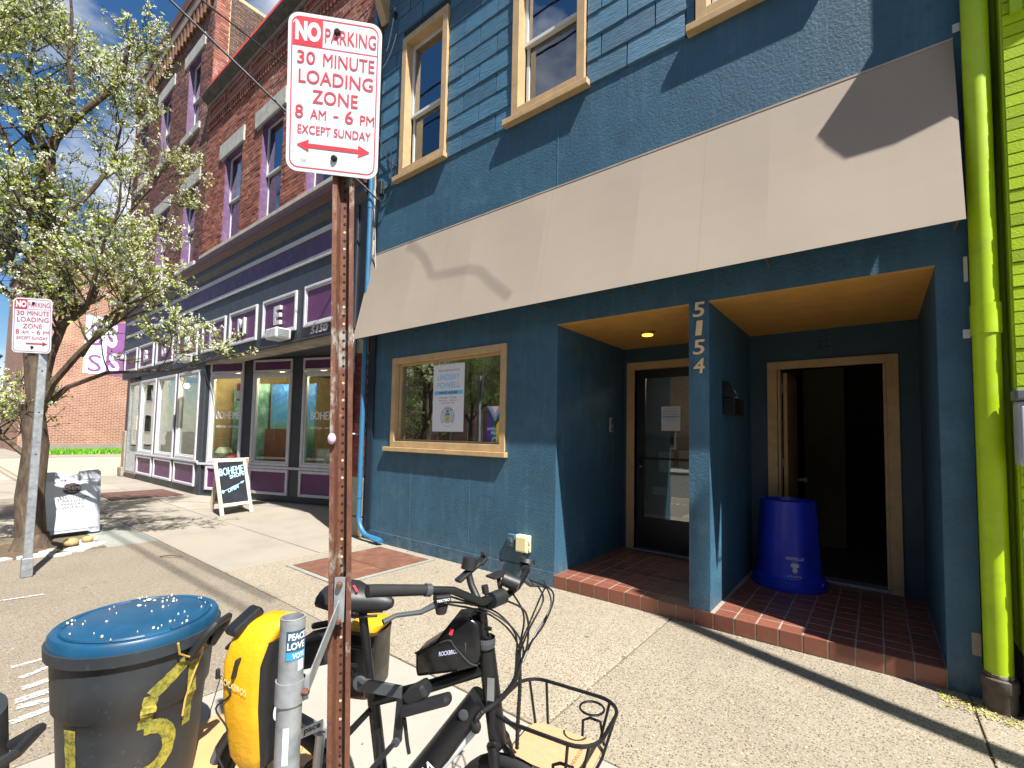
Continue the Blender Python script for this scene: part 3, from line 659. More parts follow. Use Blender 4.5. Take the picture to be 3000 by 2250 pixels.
jb = thing('junction_box', 'small blue painted junction box left of the cream outlet', 'junction box', (-3.28, D, .35))
B1('box', STUCCO, jb, (-3.33, -3.225, D-.05, D, .35, .485), bevel=.006); B1('plug', STUCCO, jb, (-3.30, -3.25, D-.065, D-.051, .40, .45), bevel=.004); B1('conduit', STUCCO, jb, (-3.224, -3.192, D-.03, D-.01, .41, .44))
# downpipes
def pipe_thing(name, label, pts, r, mat, n=14): 
    t = thing(name, label, 'downpipe', (pts[-1][0], pts[-1][1], pts[-1][2])); MB().tube(pts, r, n).build('pipe', mat, t, smooth=True); return t
BLUP = M('blue_pipe', '#2e6488', .45, var=.1, vs=4)
px = -6.15
def arc(c, r, a0, a1, n, e1, e2): return [Vector(c)+Vector(e1)*(r*math.cos(rad(a0+(a1-a0)*i/n)))+Vector(e2)*(r*math.sin(rad(a0+(a1-a0)*i/n))) for i in range(n+1)]
pts = [(px, D-.10, 8.7), (px, D-.10, .42)]+arc((px+.28, D-.10, .36), .28, 180, 270, 8, (1, 0, 0), (0, 0, 1))+[(px+.5, D-.10, .07)]
bp = pipe_thing('blue_downpipe', 'thin blue downpipe with curved foot along the left edge of the blue building', pts, .037, BLUP)
for zz in (.62, 5.1): MB().lathe([(.043, 0), (.043, .1)], (px, D-.10, zz), 14).build('collar', BLUP, bp, smooth=True)
MB().tube([(px+.35, D-.10, .072), (px+.56, D-.10, .055)], .05, 6, sq=.75).build('shoe', BLUP, bp, bevel=.004)
WPVC = M('white_pvc', '#bfc3c8', .4, var=.05)
px = -6.52
wp = pipe_thing('white_downpipe', 'white plastic downpipe on the maroon brick pier beside the blue building', [(px, D-.1, 3.15), (px-.03, D-.1, .78)]+[(px-.05, D-.1, .7), (px-.16, D-.08, .55), (px-.22, D-.05, .42)], .065, WPVC)
for zz in (1.55, .95, 2.55): MB().lathe([(.072, 0), (.072, .16 if zz != 1.55 else .05)], (px-.008*(3.15-zz), D-.1, zz), 14).build('coupling', WPVC, wp, smooth=True)
MB().tube([(px-.09, D-.1, 1.58), (px+.12, D-.1, 1.58), (px+.14, D-.0, 1.58)], .012, 6).build('clamp', WPVC, wp)
px = .553
lp_ = pipe_thing('lime_downpipe', 'thick lime green downpipe between the blue and green buildings', [(px, D-.1, 9), (px+.006, D-.1, .22)], .066, LIMEP, 20)
for zz, hh in ((2.3, .19), (.205, .015)): MB().lathe([(.073, 0), (.073, hh)], (px+.006, D-.1, zz), 20).build('collar', LIMEP if zz > 1 else RUST, lp_, smooth=True)
for zz in (2.33, 4.45): MB().mbox(F0, .462, .50, .003, .009, zz-.03, zz+.03).build('strap', WPVC, lp_, bevel=.003)
MB().lathe([(.07, -.02), (.078, .0), (.078, .12), (.085, .13), (.085, .19), (.075, .2)], (px+.008, D-.1, -.0), 18).build('drain_hub', M('cast_iron', '#4a443d', .8, var=.3, vs=10, bump=.4, bs=60, dirt='#6b5a48', da=.3), lp_, smooth=True)
# telephone and service wires on the blue wall
BW = M('cable_black', '#1a1a1c', .6); GW = M('cable_grey', '#a4a9ad', .5)
wt = thing('service_cables', 'loose black and grey service cables hanging beside the upper window', 'cable', (-5.9, D, 5.2))
def sagline(p, q, s_, n=12): 
    p = Vector(p); q = Vector(q); return [p.lerp(q, i/n)-Vector((0, 0, s_*4*(i/n)*(1-i/n))) for i in range(n+1)]
for a, b, s_, r_, m_ in (((-6.1, D-.05, 6.35), (-5.62, D-.05, 5.62), .12, .008, BW), ((-5.75, D-.05, 6.1), (-5.7, D-.05, 5.5), .02, .008, BW), ((-6.05, D-.05, 5.55), (-5.62, D-.05, 5.55), .22, .008, BW), ((-6.12, D-.06, 5.4), (-6.0, D-.05, 3.9), .0, .007, GW), ((-6.02, D-.06, 5.3), (-5.62, D-.05, 5.72), .35, .008, BW), ((-5.75, D-.06, 8.2), (-5.95, D-.05, 7.6), .12, .009, GW), ((-6.2, D-.05, 7.45), (-5.7, D-.05, 7.75), .2, .009, GW), ((-6.05, D-.06, 5.1), (-6.1, D-.05, 4.6), .1, .01, BW)):
    MB().tube(sagline(a, b, s_), r_, 5).build('cable', m_, wt)
B1('insulator', BLACKP, wt, (-5.80, -5.74, D-.08, D, 8.05, 8.14), bevel=.01); B1('terminal', BLACKP, wt, (-6.0, -5.93, D-.07, D, 5.28, 5.5), bevel=.01)

# ------------------------------------------------------------------ brick laying
BW_, BH_ = .215, .0755
def lay(x0, x1, z0, z1, holes, mp_=F0):
    """running bond clipped round openings -> list of (a0, a1, z0, z1, full)"""
    out = []; r = 0; z = z0
    while z < z1-.02:
        zt = min(z+BH_, z1); x = x0-(BW_/2 if r % 2 else 0)
        while x < x1:
            segs = [(max(x, x0), min(x+BW_, x1))]
            for h in holes:
                if zt > h[2]+.01 and z < h[3]-.01:
                    ns = []
                    for p, q in segs:
                        if q <= h[0] or p >= h[1]: ns.append((p, q))
                        else:
                            if p < h[0]: ns.append((p, h[0]))
                            if q > h[1]: ns.append((h[1], q))
                    segs = ns
            for p, q in segs:
                if q-p > .03: out.append((p, q, z, zt, abs(q-p-BW_) < 1e-4 and abs(zt-z-BH_) < 1e-4))
            x += BW_
        z = zt; r += 1
    return out
def brickwork(parent, bricks, mp_, mat, single, key, depth=.012, mname='brickwork'):
    bricks = sorted(bricks, key=key); proto = None; mb = MB(); cnt = 0
    for a0, a1, z0, z1, full in bricks:
        if full and cnt < single:
            o_ = depth*random.uniform(.7, 1.25)
            if proto is None:
                m_ = MB().mbox(lambda a, o, z: Vector((0, 0, 0))+mp_(a, o, z)-mp_(0, 0, 0), .005, BW_-.005, -.02, depth, .005, BH_-.005)
                me = bpy.data.meshes.new('brick'); me.from_pydata(m_.v, [], m_.f); at = me.attributes.new('tint', 'FLOAT', 'FACE'); at.data.foreach_set('value', m_.t)
                bm = bmesh.new(); bm.from_mesh(me); bmesh.ops.recalc_face_normals(bm, faces=bm.faces); bm.to_mesh(me); bm.free(); me.materials.append(mat); proto = me
            ob = bpy.data.objects.new('brick', proto); COL.objects.link(ob); ob.parent = parent
            ob.location = mp_(a0, o_-depth, z0)-Vector(parent.location); cnt += 1
        else:
            i = len(mb.v); e = .005; o1 = depth*random.uniform(.6, 1.3); tt = random.random()
            A = [mp_(a, o, z) for z in (z0+e, z1-e) for o in (-.005, o1) for a in (a0+e, a1-e)]
            mb.v += A; mb.f += [tuple(i+j for j in q) for q in ((2, 3, 7, 6), (0, 2, 6, 4), (1, 5, 7, 3), (4, 6, 7, 5), (0, 1, 3, 2))]; mb.t += [tt]*5
    if mb.f:
        o = mb.build(mname, mat, parent, tint=True); o['kind'] = 'stuff'
# ------------------------------------------------------------------ red brick two-storey building
rb = thing('red_brick_building', 'two storey red brick building with purple window reveals and stone lintels', 'building', (-9.9, D, 0))
X0r, X1r = -13.66, -6.2
OPS = [(-12.39, -11.42, 6.06, 8.26), (-10.40, -9.42, 6.06, 8.26), (-8.42, -7.44, 6.06, 8.26)]
LIN = [(a-.33, b+.02+.0, 8.26, 8.63) for a, b, _, _ in OPS]
LIN = [(a-.31, b+.12, 8.26, 8.63) for a, b, _, _ in OPS]
mb = MB(); ed = [X0r]
for a, b, c, d in OPS: ed += [a, b]
ed.append(X1r)
mb.box(X0r, X1r, D+.004, D+.3, 8.26, 10.42).box(X0r, X1r, D+.004, D+.3, 3.2, 6.06)
for i in range(0, len(ed), 2): mb.box(ed[i], ed[i+1], D+.004, D+.3, 6.06, 8.26)
mb.build('wall_backing', MORT, rb)
holes = [(a, b, c, d) for a, b, c, d in OPS]+LIN
brickwork(rb, lay(X0r, X1r, 5.95, 9.36, holes), F0, BRK, 185, lambda b: (b[0]+2.2)**2*-0+abs(b[0]+7.0)+abs(b[2]-6.5)*1.2)
def stone(name, parent, *bx, mat=STONE, bev=.008): return B1(name, mat, parent, *bx, bevel=bev)
for (a, b, c, d), (la, lb, lc, ld) in zip(OPS, LIN):
    stone('lintel', rb, (la, lb, D-.05, D+.02, lc, ld))
    wd = sash_window(rb, a-.1, b+.1, c-.02, d+.1, 7.15, FY(D), None, WHITEV, deep=.13, glass=GLASSR, gl2=GLASSD)
    MB().mbox(F0, a+.001, a+.02, -.24, .005, c, d).mbox(F0, b-.02, b-.001, -.24, .005, c, d).mbox(F0, a+.02, b-.02, -.24, .005, d-.03, d-.001).build('reveal', PURPW, wd)
stone('sill_course', rb, (X0r, X1r, D-.07, D+.02, 5.97, 6.055))
# corbelled cornice, coping and gutter
co = []
for i in range(int((X1r-X0r)/.118)): 
    x = X0r+i*.118; MB().box(x+.03, x+.09, D-.05, D, 9.38, 9.56).build('dentil', BRK, rb)
B1('cornice_band', BRK, rb, (X0r, X1r, D-.055, D, 9.565, 9.66)); B1('cornice_band', BRK, rb, (X0r, X1r, D-.02, D, 9.665, 10.0)); B1('cornice_band', MORTD, rb, (X0r, X1r, D-.07, D, 10.0, 10.1))
for i in range(6):
    x = X0r+.1+i*1.22; MB().frame(F0, x, x+1.02, 9.70, 9.97, .06, .022, .05).build('brick_panel', BRK, rb)
MB().prism([(X0r, D-.2, 10.2), (X0r, D-.22, 10.26), (X0r, D-.16, 10.30), (X0r, D+.05, 10.32), (X0r, D+.05, 10.12), (X0r, D-.08, 10.105)], (X1r-X0r, 0, 0)).build('gutter', M('old_gutter', '#4a4640', .7, metal=.2, var=.3, vs=5, dirt='#8b8a84', da=.3), rb)
MB().prism([(X0r+.3, D-.2, 10.325), (X0r+.3, D-.08, 10.66), (X0r+.3, D+.3, 10.66), (X0r+.3, D+.3, 10.325)], (X1r-X0r-.3, 0, 0)).build('coping', M('red_metal', '#a8331c', .45, var=.12), rb)
B1('building_shell', MORTD, rb, (X0r, X1r, D+.31, 14, 10.0, 10.3), (X1r-.25, X1r, D+.31, 14, 0, 10), (X0r, X1r, 13.8, 14, 0, 10), (X0r, X1r, D+1.2, 14, 5.4, 5.5))
# pier at street level
B1('pier_core', MORTD, rb, (-6.98, X1r, D+.004, D+.4, .9, 3.2))
brickwork(rb, lay(-6.98, X1r, .92, 2.85, []), F0, BRKP, 110, lambda b: abs(b[0]+6.5), mname='pier_brickwork')
stone('pier_stone', rb, (-7.0, X1r, D-.02, D+.4, .0, .30), mat=STONEB, bev=.02); stone('pier_stone', rb, (-6.98, X1r, D-.01, D+.4, .31, .91), mat=STONEB, bev=.015); stone('pier_stone', rb, (-7.0, X1r, D-.02, D+.4, 2.86, 3.2), mat=STONEB, bev=.015)
# ------------------------------------------------------------------ three-storey dark brick building
db = thing('dark_brick_building', 'three storey weathered dark brick building with corbelled top behind the tree', 'building', (-17.3, D, 0))
X0d, X1d = -21.1, -13.665
OP2 = [(-15.30, -14.33, 6.06, 8.26), (-17.72, -16.75, 6.06, 8.26), (-20.15, -19.2, 6.06, 8.26)]
OP3 = [(-15.50, -14.53, 9.98, 12.15), (-17.98, -17.0, 9.98, 12.15), (-20.4, -19.42, 9.98, 12.15)]
mb = MB()
for ops, za, zb in ((OP2, 5.6, 9.0), (OP3, 9.0, 14.1)):
    es = sorted([e for o in ops for e in o[:2]]+[X0d, X1d])
    c, d = ops[0][2], ops[0][3]
    mb.box(X0d, X1d, D+.004, D+.3, za, c).box(X0d, X1d, D+.004, D+.3, d, zb)
    for i in range(0, len(es), 2): mb.box(es[i], es[i+1], D+.004, D+.3, c, d)
mb.build('wall_backing', MORTD, db)
hol = []
for a, b, c, d in OP2+OP3:
    la, lb, lc, ld = a-.34, b+.28, d, d+.36; hol += [(a, b, c, d), (la, lb, lc, ld), (la+.05, lb-.05, c-.19, c)]
    stone('lintel', db, (la, lb, D-.04, D+.02, lc, ld)); stone('sill', db, (la+.05, lb-.05, D-.06, D+.25, c-.19, c-.002))
    wd = sash_window(db, a-.1, b+.1, c-.02, d+.1, (c+d)/2, FY(D), None, WHITEV, deep=.15, glass=GLASSR, gl2=GLASSD)
    MB().mbox(F0, a+.001, a+.02, -.26, .006, c, d).mbox(F0, b-.02, b-.001, -.26, .006, c, d).mbox(F0, a+.02, b-.02, -.26, .006, d-.03, d-.001).build('reveal', PURPW, wd)
brickwork(db, lay(X0d, X1d, 5.97, 12.95, hol), F0, BRKD, 0, lambda b: -b[0])
for i in range(int((X1d-X0d)/.26)): 
    x = X0d+i*.26; MB().box(x+.05, x+.17, D-.12, D, 12.96, 13.42).build('corbel', M('corbel_brick', '#6b4a36', .85, var=.35, vs=9), db)
B1('corbel_band', MORTD, db, (X0d, X1d, D-.13, D+.3, 13.43, 13.8)); B1('parapet', BRKD, db, (X0d, X1d, D-.16, D+.3, 13.805, 14.15))
SX = lambda a, o, z: Vector((X1d+o, a, z))
B1('building_shell', MORTY, db, (X1d-.3, X1d-.001, D+.31, 12, 0, 13.6), (X0d, X0d+.2, D+.31, 14, 0, 13.6), (X0d, X1d, 13.8, 14, 0, 13.6), (X0d, X1d-.01, D+.31, 14, 13.3, 13.4), (X0d, X1d, D+1.2, 14, 5.4, 5.5))
brickwork(db, lay(D+.35, 9.5, 10.3, 13.5, [], SX), SX, BRKY, 0, lambda b: b[0], mname='side_brickwork')
brickwork(db, lay(D+.0, D+.34, 10.3, 13.75, [], SX), SX, BRK, 0, lambda b: b[0], mname='side_pilaster_brickwork')
MB().tube([(X1d+.16, D+1.7, 10.3), (X1d+.16, D+1.7, 12.05)], .09, 12).lathe([(.11, 0), (.11, .18)], (X1d+.16, D+1.7, 11.95), 12).build('vent_pipe', M('vent_black', '#23262a', .5), db, smooth=True)
# ------------------------------------------------------------------ shopfront
sf = thing('shopfront', 'slate and purple shopfront with white framed panels spelling BOHEME', 'shopfront', (-12.8, D, 0))
S0, S1 = -20.6, -6.25; FS = FY(4.20)
B1('fascia', SLATE, sf, (S0, S1, 4.20, 4.6, 3.26, 5.52))
MB().prism([(S0-.1, 3.98, 5.62), (S0-.1, 3.97, 5.73), (S0-.1, 4.6, 5.86), (S0-.1, 4.6, 5.53), (S0-.1, 4.08, 5.53)], (S1-S0+.1, 0, 0)).build('crown_moulding', MAROON, sf, bevel=.01)
MB().prism([(S0-.06, 4.09, 5.525), (S0-.06, 4.1, 5.42), (S0-.06, 4.199, 5.32), (S0-.06, 4.199, 5.525)], (S1-S0+.04, 0, 0)).build('cove_moulding', SLATE, sf)
k4 = 4.20/4.23
kz = lambda z: 1.6+(z-1.6)*k4
MB().mbox(FS, S0+.3, -7.0, .001, .012, kz(4.78), kz(5.14)).build('purple_band', PURPB, sf)
for za, zb in ((5.14, 5.23), (4.69, 4.78)):
    MB().mbox(FS, S0+.3, -7.0, .001, .035, kz(za), kz(zb)).build('white_rail', WHITEP, sf, bevel=.008)
for i in range(3): MB().mbox(FS, -6.98+i*.2, -6.93+i*.2, .001, .03, 3.27, 5.3).build('fascia_batten', SLATE, sf, bevel=.004)
PN = [(-9.89, -8.50, 'E'), (-11.57, -10.16, 'M'), (-13.235, -11.79, 'E'), (-15.0, -13.55, 'H'), (-16.9, -15.42, 'O'), (-18.65, -17.18, 'B'), (-20.4, -18.95, ''), (-8.2, -6.85, '')]
for a, b, ch in PN:
    a *= k4; b *= k4; z0, z1 = kz(3.49), kz(4.25)
    pn = MB().mbox(FS, a+.07, b-.07, .001, .014, z0+.07, z1-.07).build('letter_panel', PURP, sf)
    MB().frame(FS, a, b, z0, z1, .055, .001, .045).build('panel_frame', WHITEP, pn, bevel=.01); MB().frame(FS, a+.056, b-.056, z0+.056, z1-.056, .03, .001, .026).build('panel_bead', WHITEP, pn, bevel=.006)
    if ch:
        mb = MB(); cx_ = (a+b)/2; lw_ = .13 if ch != 'M' else .17; lettering(mb, ch, FS, cx_-lw_, cx_+lw_, z0+.19, z1-.2, .016, .035, .05); mb.build('raised_letter', WHITEP, pn)
mb = MB(); lettering(mb, '5150', FS, -7.9, -7.36, 3.335, 3.47, .002, .02, .02, .03); mb.build('shop_number', WHITEP, sf)
for x in (-8.75, -13.85):
    fx = MB().box(x-.22, x+.22, 4.20-.34, 4.20-.05, 3.30, 3.50).build('floodlight', M('lamp_white', '#b9bcbb', .4, var=.1), sf, bevel=.03); B1('arm', WHITEV, fx, (x-.04, x+.04, 4.20-.05, 4.199, 3.36, 3.46)); B1('louvre', M('lamp_grey', '#8d9090', .5), fx, *[(x+.222, x+.228, 4.20-.3, 4.20-.1, 3.34+i*.03, 3.355+i*.03) for i in range(5)])
MB().tube([(-13.6, 4.17, 3.33), (-13.2, 4.17, 3.33), (-13.0, 4.17, 3.24)], .012, 6).tube([(-13.0, 4.17, 3.27), (-6.6, 4.17, 3.27)], .012, 6).build('conduit', SLATE, sf)
B1('soffit', SLATE, sf, (S0, -6.99, 4.605, 6.4, 3.30, 3.4))
A_ = Vector((-13.1, D, 0)); B_ = Vector((-9.42, 5.51, 0)); e_ = (B_-A_).normalized(); n_ = Vector((e_.y, -e_.x, 0))
PA = lambda a, o, z: A_+e_*a+n_*o+Vector((0, 0, z))
def bay(mp_, units, a0, a1, ztop, zhead, zsill, zk0, transom):
    mb = MB(); es = [a0]
    for u in units: es += [u[0], u[1]]
    es.append(a1)
    for i in range(0, len(es), 2): mb.mbox(mp_, es[i], es[i+1], -.12, 0, 0, ztop)
    for u in units: mb.mbox(mp_, u[0], u[1], -.12, 0, 0, zk0-.02).mbox(mp_, u[0], u[1], -.12, -.02, zk0-.02, zsill-.06).mbox(mp_, u[0], u[1], -.12, 0, zhead+.02, ztop)
    mb.build('stall_riser', SLATE, sf)
    MB().mbox(mp_, a0, a1, .001, .05, zsill-.1, zsill-.045).build('sill_rail', WHITEP, sf, bevel=.008)
    for u in units:
        wd = bpy.data.objects.new('shop_window', None); COL.objects.link(wd); wd.parent = sf
        MB().frame(mp_, u[0], u[1], zsill-.04, zhead, .07, -.06, .03).build('window_frame', WHITEP, wd, bevel=.008); MB().frame(mp_, u[0]+.071, u[1]-.071, zsill+.031, zhead-.071, .035, -.05, .005).build('glazing_bead', WHITEV, wd)
        MB().mbox(mp_, u[0]+.09, u[1]-.09, -.045, -.038, zsill+.05, zhead-.09).build('pane', GLASSS, wd)
        if transom:
            MB().frame(mp_, u[0], u[1], zhead+.02, ztop-.03, .05, .001, .035).build('transom_frame', WHITEP, wd, bevel=.008); MB().mbox(mp_, u[0]+.05, u[1]-.05, .001, .01, zhead+.07, ztop-.08).build('transom_panel', PURP, wd)
        k = MB().mbox(mp_, u[0]+.06, u[1]-.06, -.019, .006, zk0+.05, zsill-.17).build('kick_panel', PURP, wd)
        MB().frame(mp_, u[0], u[1], zk0, zsill-.11, .065, -.018, .04).build('kick_frame', WHITEP, wd, bevel=.01)
bay(F0, [(-18.25, -16.76), (-16.55, -15.0), (-14.80, -13.28)], -18.4, -13.1, 3.29, 3.1, .88, .19, False)
bay(PA, [(.28, 1.36), (1.66, 2.82), (3.13, 4.2)], .0, 4.4, 3.29, 2.95, .84, .15, True)
B1('corner_post', SLATE, sf, (-13.1, -12.98, D+.0, D+.12, 0, 3.29))
# shop door at the far end
sd = bpy.data.objects.new('shop_door', None); COL.objects.link(sd); sd.parent = sf
MB().frame(F0, -19.65, -18.42, .14, 3.1, .09, -.09, .012).build('door_frame', GALV, sd, bevel=.005); MB().mbox(F0, -19.56, -18.51, -.05, -.03, .23, .85).build('kick_plate', M('door_grey', '#b4b6b6', .5), sd); MB().mbox(F0, -19.5, -18.57, -.05, -.04, .86, 3.0).build('pane', GLASS, sd)
MB().tube([F0(-18.62, -.03, 1.6), F0(-18.62, .05, 1.58), F0(-18.62, .05, 1.25), F0(-18.62, -.03, 1.22)], .015, 6).build('pull_handle', GALV, sd); B1('door_sign', M('cream_sign', '#d2cbb4', .6), sd, (-18.66, -18.43, D-.04, D-.025, 1.55, 2.0)); B1('step', MAROON, sd, (-19.7, -18.4, D-.03, D+.3, 0, .13), bevel=.01)
B1('end_pier', STONEB, sf, (-20.0, -19.67, D-.05, D+.5, 0, 1.5), bevel=.02); B1('end_pier', MAROON, sf, (-19.9, -19.66, D-.02, D+.5, 1.51, 3.25)); B1('end_pier', STONEB, sf, (-20.15, -19.66, D-.1, D+.3, 0.005, .3), bevel=.02)
# inside of the shop
B1('shop_floor', M('shop_boards', '#8c7a62', .6, var=.2), sf, (-19.6, -9.0, 5.8, 12, .0, .04), (-19.6, -13.1, D+.12, 5.8, .0, .04)); B1('shop_wall', M('shop_wall_paint', '#b5bcae', .9), sf, (-19.7, -9, 11.5, 11.7, 0, 3.3), (-19.7, -19.55, D+.6, 11.5, 0, 3.3)); B1('shop_ceiling', M('shop_ceiling_paint', '#5d4a36', .9), sf, (-19.6, -6.99, 6.4, 11.6, 3.3, 3.4))
B1('entry_wall', SLATE, sf, (-9.2, -6.99, 6.1, 6.2, 0, 3.3), (-9.1, -9.0, 5.6, 6.1, 0, 3.3), (-7.1, -6.99, D+.41, 6.1, 0, 3.3))
def decal(txts, mp_, mat, name, parent):
    mb = MB()
    for t, x0, x1, z0, z1, bo in txts: lettering(mb, t, mp_, x0, x1, z0, z1, -.034, bo)
    return mb.build(name, mat, parent, recalc=False)
decal([('BOHEME', .47, 1.24, 1.87, 2.05, .045), ('VINTAGE + ARTISAN', .48, 1.2, 1.66, 1.71, .01), ('BOHEME', 3.33, 4.08, 1.87, 2.05, .045), ('VINTAGE + ARTISAN', 3.33, 4.05, 1.66, 1.71, .01)], PA, M('decal_white', '#dedee0', .6, var=.02), 'window_lettering', sf)
rs = thing('window_placard', 'red and white notice high in the angled shop window', 'notice', PA(1.04, -.1, 2.3)); MB().mbox(PA, 1.0, 1.24, -.1, -.095, 2.3, 2.75).build('sheet', PAPER, rs); MB().mbox(PA, 1.02, 1.22, -.094, -.092, 2.55, 2.73).mbox(PA, 1.02, 1.22, -.094, -.092, 2.31, 2.36).build('red_block', M('placard_red', '#c23a40', .6), rs)
# landscape painting and small wares behind the glass
pt = thing('window_painting', 'bright blue and green landscape painting standing in the angled shop window', 'painting', PA(1.75, -.6, .9))
s_ = NT('painted_canvas'); sx = s_.n('ShaderNodeSeparateXYZ'); s_.l(s_.pos, sx.inputs[0]); zz = s_.math('ADD', sx.outputs[2], s_.math('MULTIPLY', s_.noise(2.4, 5, .6), .8))
s_.color(s_.mix(s_.math('MULTIPLY', s_.ramp(s_.noise(9, 6, .7), (.45, 0), (.7, 1)), .5), s_.ramp(s_.math('MULTIPLY', zz, .4), (.18, lin('#3a6a80')), (.34, lin('#35793c')), (.46, lin('#6fae8c')), (.56, lin('#3f9ad6')), (.8, lin('#1f6fd0'))), lin('#8cc7c8'))); s_.rough(.6)
MB().mbox(PA, 1.6, 2.95, -.62, -.59, .9, 2.75).build('canvas', s_.m, pt); MB().mbox(PA, 1.75, 2.45, -.5, -.3, .84, 1.65).build('cabinet', M('cabinet_orange', '#8d5638', .7, var=.2), pt)
pt2 = thing('window_mural', 'pale teal painted board leaning behind the first angled shop window', 'painting', PA(.4, -.8, .9))
s_ = NT('teal_canvas'); s_.color(s_.ramp(s_.noise(3, 6, .7), (.3, lin('#2f5f58')), (.5, lin('#5f9a90')), (.7, lin('#b8cfc4')))); MB().mbox(PA, .1, 1.3, -.85, -.8, .84, 2.8).build('canvas', s_.m, pt2)
vs_ = thing('window_vase', 'round patterned pot on the angled shop window ledge', 'vase', PA(.5, -.2, .84)); MB().lathe([(.08, 0), (.17, .08), (.2, .18), (.15, .28), (.08, .33), (.1, .36)], PA(.52, -.25, .86), 18).build('pot', M('pot_clay', '#8a8f78', .7, var=.3, vs=14), vs_, smooth=True)
rc = thing('red_cushion', 'crumpled red cloth lying beside the pot in the shop window', 'cloth', PA(.95, -.25, .84)); MB().ball(PA(.92, -.25, .93), .3, 14, 8, (1, .6, .3)).build('cloth', M('red_cloth', '#9c2a30', .8, var=.3, vs=8), rc, smooth=True)
for i, (a, wv_, hh, c) in enumerate(((1.12, .2, .42, '#3c4a44'), (3.3, .5, .38, '#dcd7c8'))):
    fm = thing('framed_card', ('dark framed card beside the pot in the shop window', 'white framed card in the last shop window beside the post')[i], 'picture', PA(a, -.3, .84)); MB().frame(PA, a, a+wv_, .84, .84+hh, .03, -.32, -.29).build('frame', WHITEP if i else BLACKM, fm); MB().mbox(PA, a+.03, a+wv_-.03, -.315, -.305, .87, .81+hh).build('card', M('card_%d' % i, c, .7, var=.2), fm)
BULB = mat_emit('shop_bulb', '#ffe2b0', 110)
for i, (x, y) in enumerate((PA(3.4, -.32, 0)[:2], PA(2.2, -.3, 0)[:2], PA(.75, -.35, 0)[:2], (-14.0, 5.0), (-17.5, 5.2), (-15.8, 6.4))):
    pl_ = thing('pendant_lamp', ('lit bulb in the angled shop window nearest the entrance', 'lit bulb over the middle angled shop window', 'lit bulb over the pot in the first angled shop window', 'lit bulb behind the third flat shop window', 'lit bulb behind the shop window next to the far door', 'lit bulb farthest back in the shop')[i], 'lamp', (x, y, 3.0), 'bulbs inside the shop'); MB().ball((x, y, 3.0), .075, 12, 8).build('bulb', BULB, pl_, smooth=True); MB().tube([(x, y, 3.07), (x, y, 3.3)], .012, 6).build('cord', BLACKR, pl_)
# ------------------------------------------------------------------ cellar doors
CHK = NT('chequer_plate'); mpn = CHK.n('ShaderNodeMapping'); mpn.inputs['Rotation'].default_value = (0, 0, rad(45)); CHK.l(CHK.pos, mpn.inputs[0])
ck = CHK.n('ShaderNodeTexVoronoi'); ck.inputs['Scale'].default_value = 38; ck.inputs['Randomness'].default_value = 0; CHK.l(mpn.outputs[0], ck.inputs['Vector'])
ca = CHK.ramp(CHK.noise(5, 7, .65), (.3, lin('#563a2e')), (.55, lin('#704a38')), (.75, lin('#85654f'))); CHK.color(CHK.mix(CHK.math('MULTIPLY', CHK.math('LESS_THAN', ck.outputs['Distance'], .3), .35), ca, lin('#4a2a1e'))); CHK.rough(.75); CHK.b.inputs['Metallic'].default_value = .2; CHK.bump(CHK.math('LESS_THAN', ck.outputs['Distance'], .3), .5, .004)
cl = thing('cellar_hatch', 'rusty chequer plate cellar hatch in the pavement before the blue wall', 'hatch', (-5.0, 3.4, 0))
for y0, y1 in ((2.82, 3.42), (3.43, 4.06)): B1('hatch_leaf', CHK.m, cl, (-5.5, -4.5, y0, y1, .0, .014), bevel=.003)
MB().frame(lambda a, o, z: Vector((a, z, o)), -5.56, -4.44, 2.76, 4.12, .055, 0, .010).build('kerb_frame', CONG, cl)
c2 = thing('iron_hatch', 'long dark rusty iron hatch in the pavement by the far shop windows', 'hatch', (-14.1, 3.3, 0))
for i in range(4): B1('plate', M('iron_rust', '#5a3f38', .7, metal=.2, var=.35, vs=6, bump=.3, bs=40), c2, (-14.8+i*.4, -14.41+i*.4, 2.65, 4.0, 0, .02), bevel=.004)
# ------------------------------------------------------------------ far brick wall with painted sign
fb = thing('far_brick_wall', 'sunlit orange brick building across the side street with a purple painted sign', 'building', (-42, 8, 0))
FX = lambda a, o, z: Vector((-41+o, a, z)); B1('wall', FARB, fb, (-52, -41, 3.6, 26, 0, 12.2)); B1('roof_edge', M('roof_dark', '#3a3634', .8), fb, (-52.1, -40.9, 3.5, 26.1, 12.2, 12.5)); B1('footing', CON, fb, (-41, -40.93, 3.65, 26, 0, .5))
B1('chimney', FARB, fb, (-43.5, -42, 9.4, 11.6, 12.5, 14.8)); B1('chimney_cap', STONEB, fb, (-43.6, -41.9, 9.3, 11.7, 14.8, 15))
f_ = 41/27
mq = lambda a, o, z: FX(a*f_, o, 1.6+(z-1.6)*f_)
MB().mbox(mq, 4.35, 6.6, .001, .01, 3.95, 6.35).build('painted_sign', M('mural_purple', '#7a4a80', .8, var=.12, vs=2), fb)
mw = M('mural_white', '#c4d2d0', .8, var=.08, vs=2)
MB().mbox(mq, 4.15, 4.9, .012, .016, 3.95, 6.5).build('painted_white', mw, fb)
mb = MB(); lettering(mb, 'S', mq, 4.9, 5.25, 5.2, 6.3, .014, .04); lettering(mb, 'E', mq, 5.55, 5.9, 5.3, 6.1, .014, .03); lettering(mb, 'ST', mq, 5.0, 5.9, 4.1, 4.95, .014, .03); mb.build('painted_letters', mw, fb, recalc=False)
mb = MB(); lettering(mb, 'S', mq, 4.3, 4.75, 5.2, 6.2, .018, .0); lettering(mb, 'S', mq, 4.3, 4.75, 4.05, 4.8, .018, .0); mb.build('painted_letters', M('mural_purple', '', .8), fb, recalc=False)
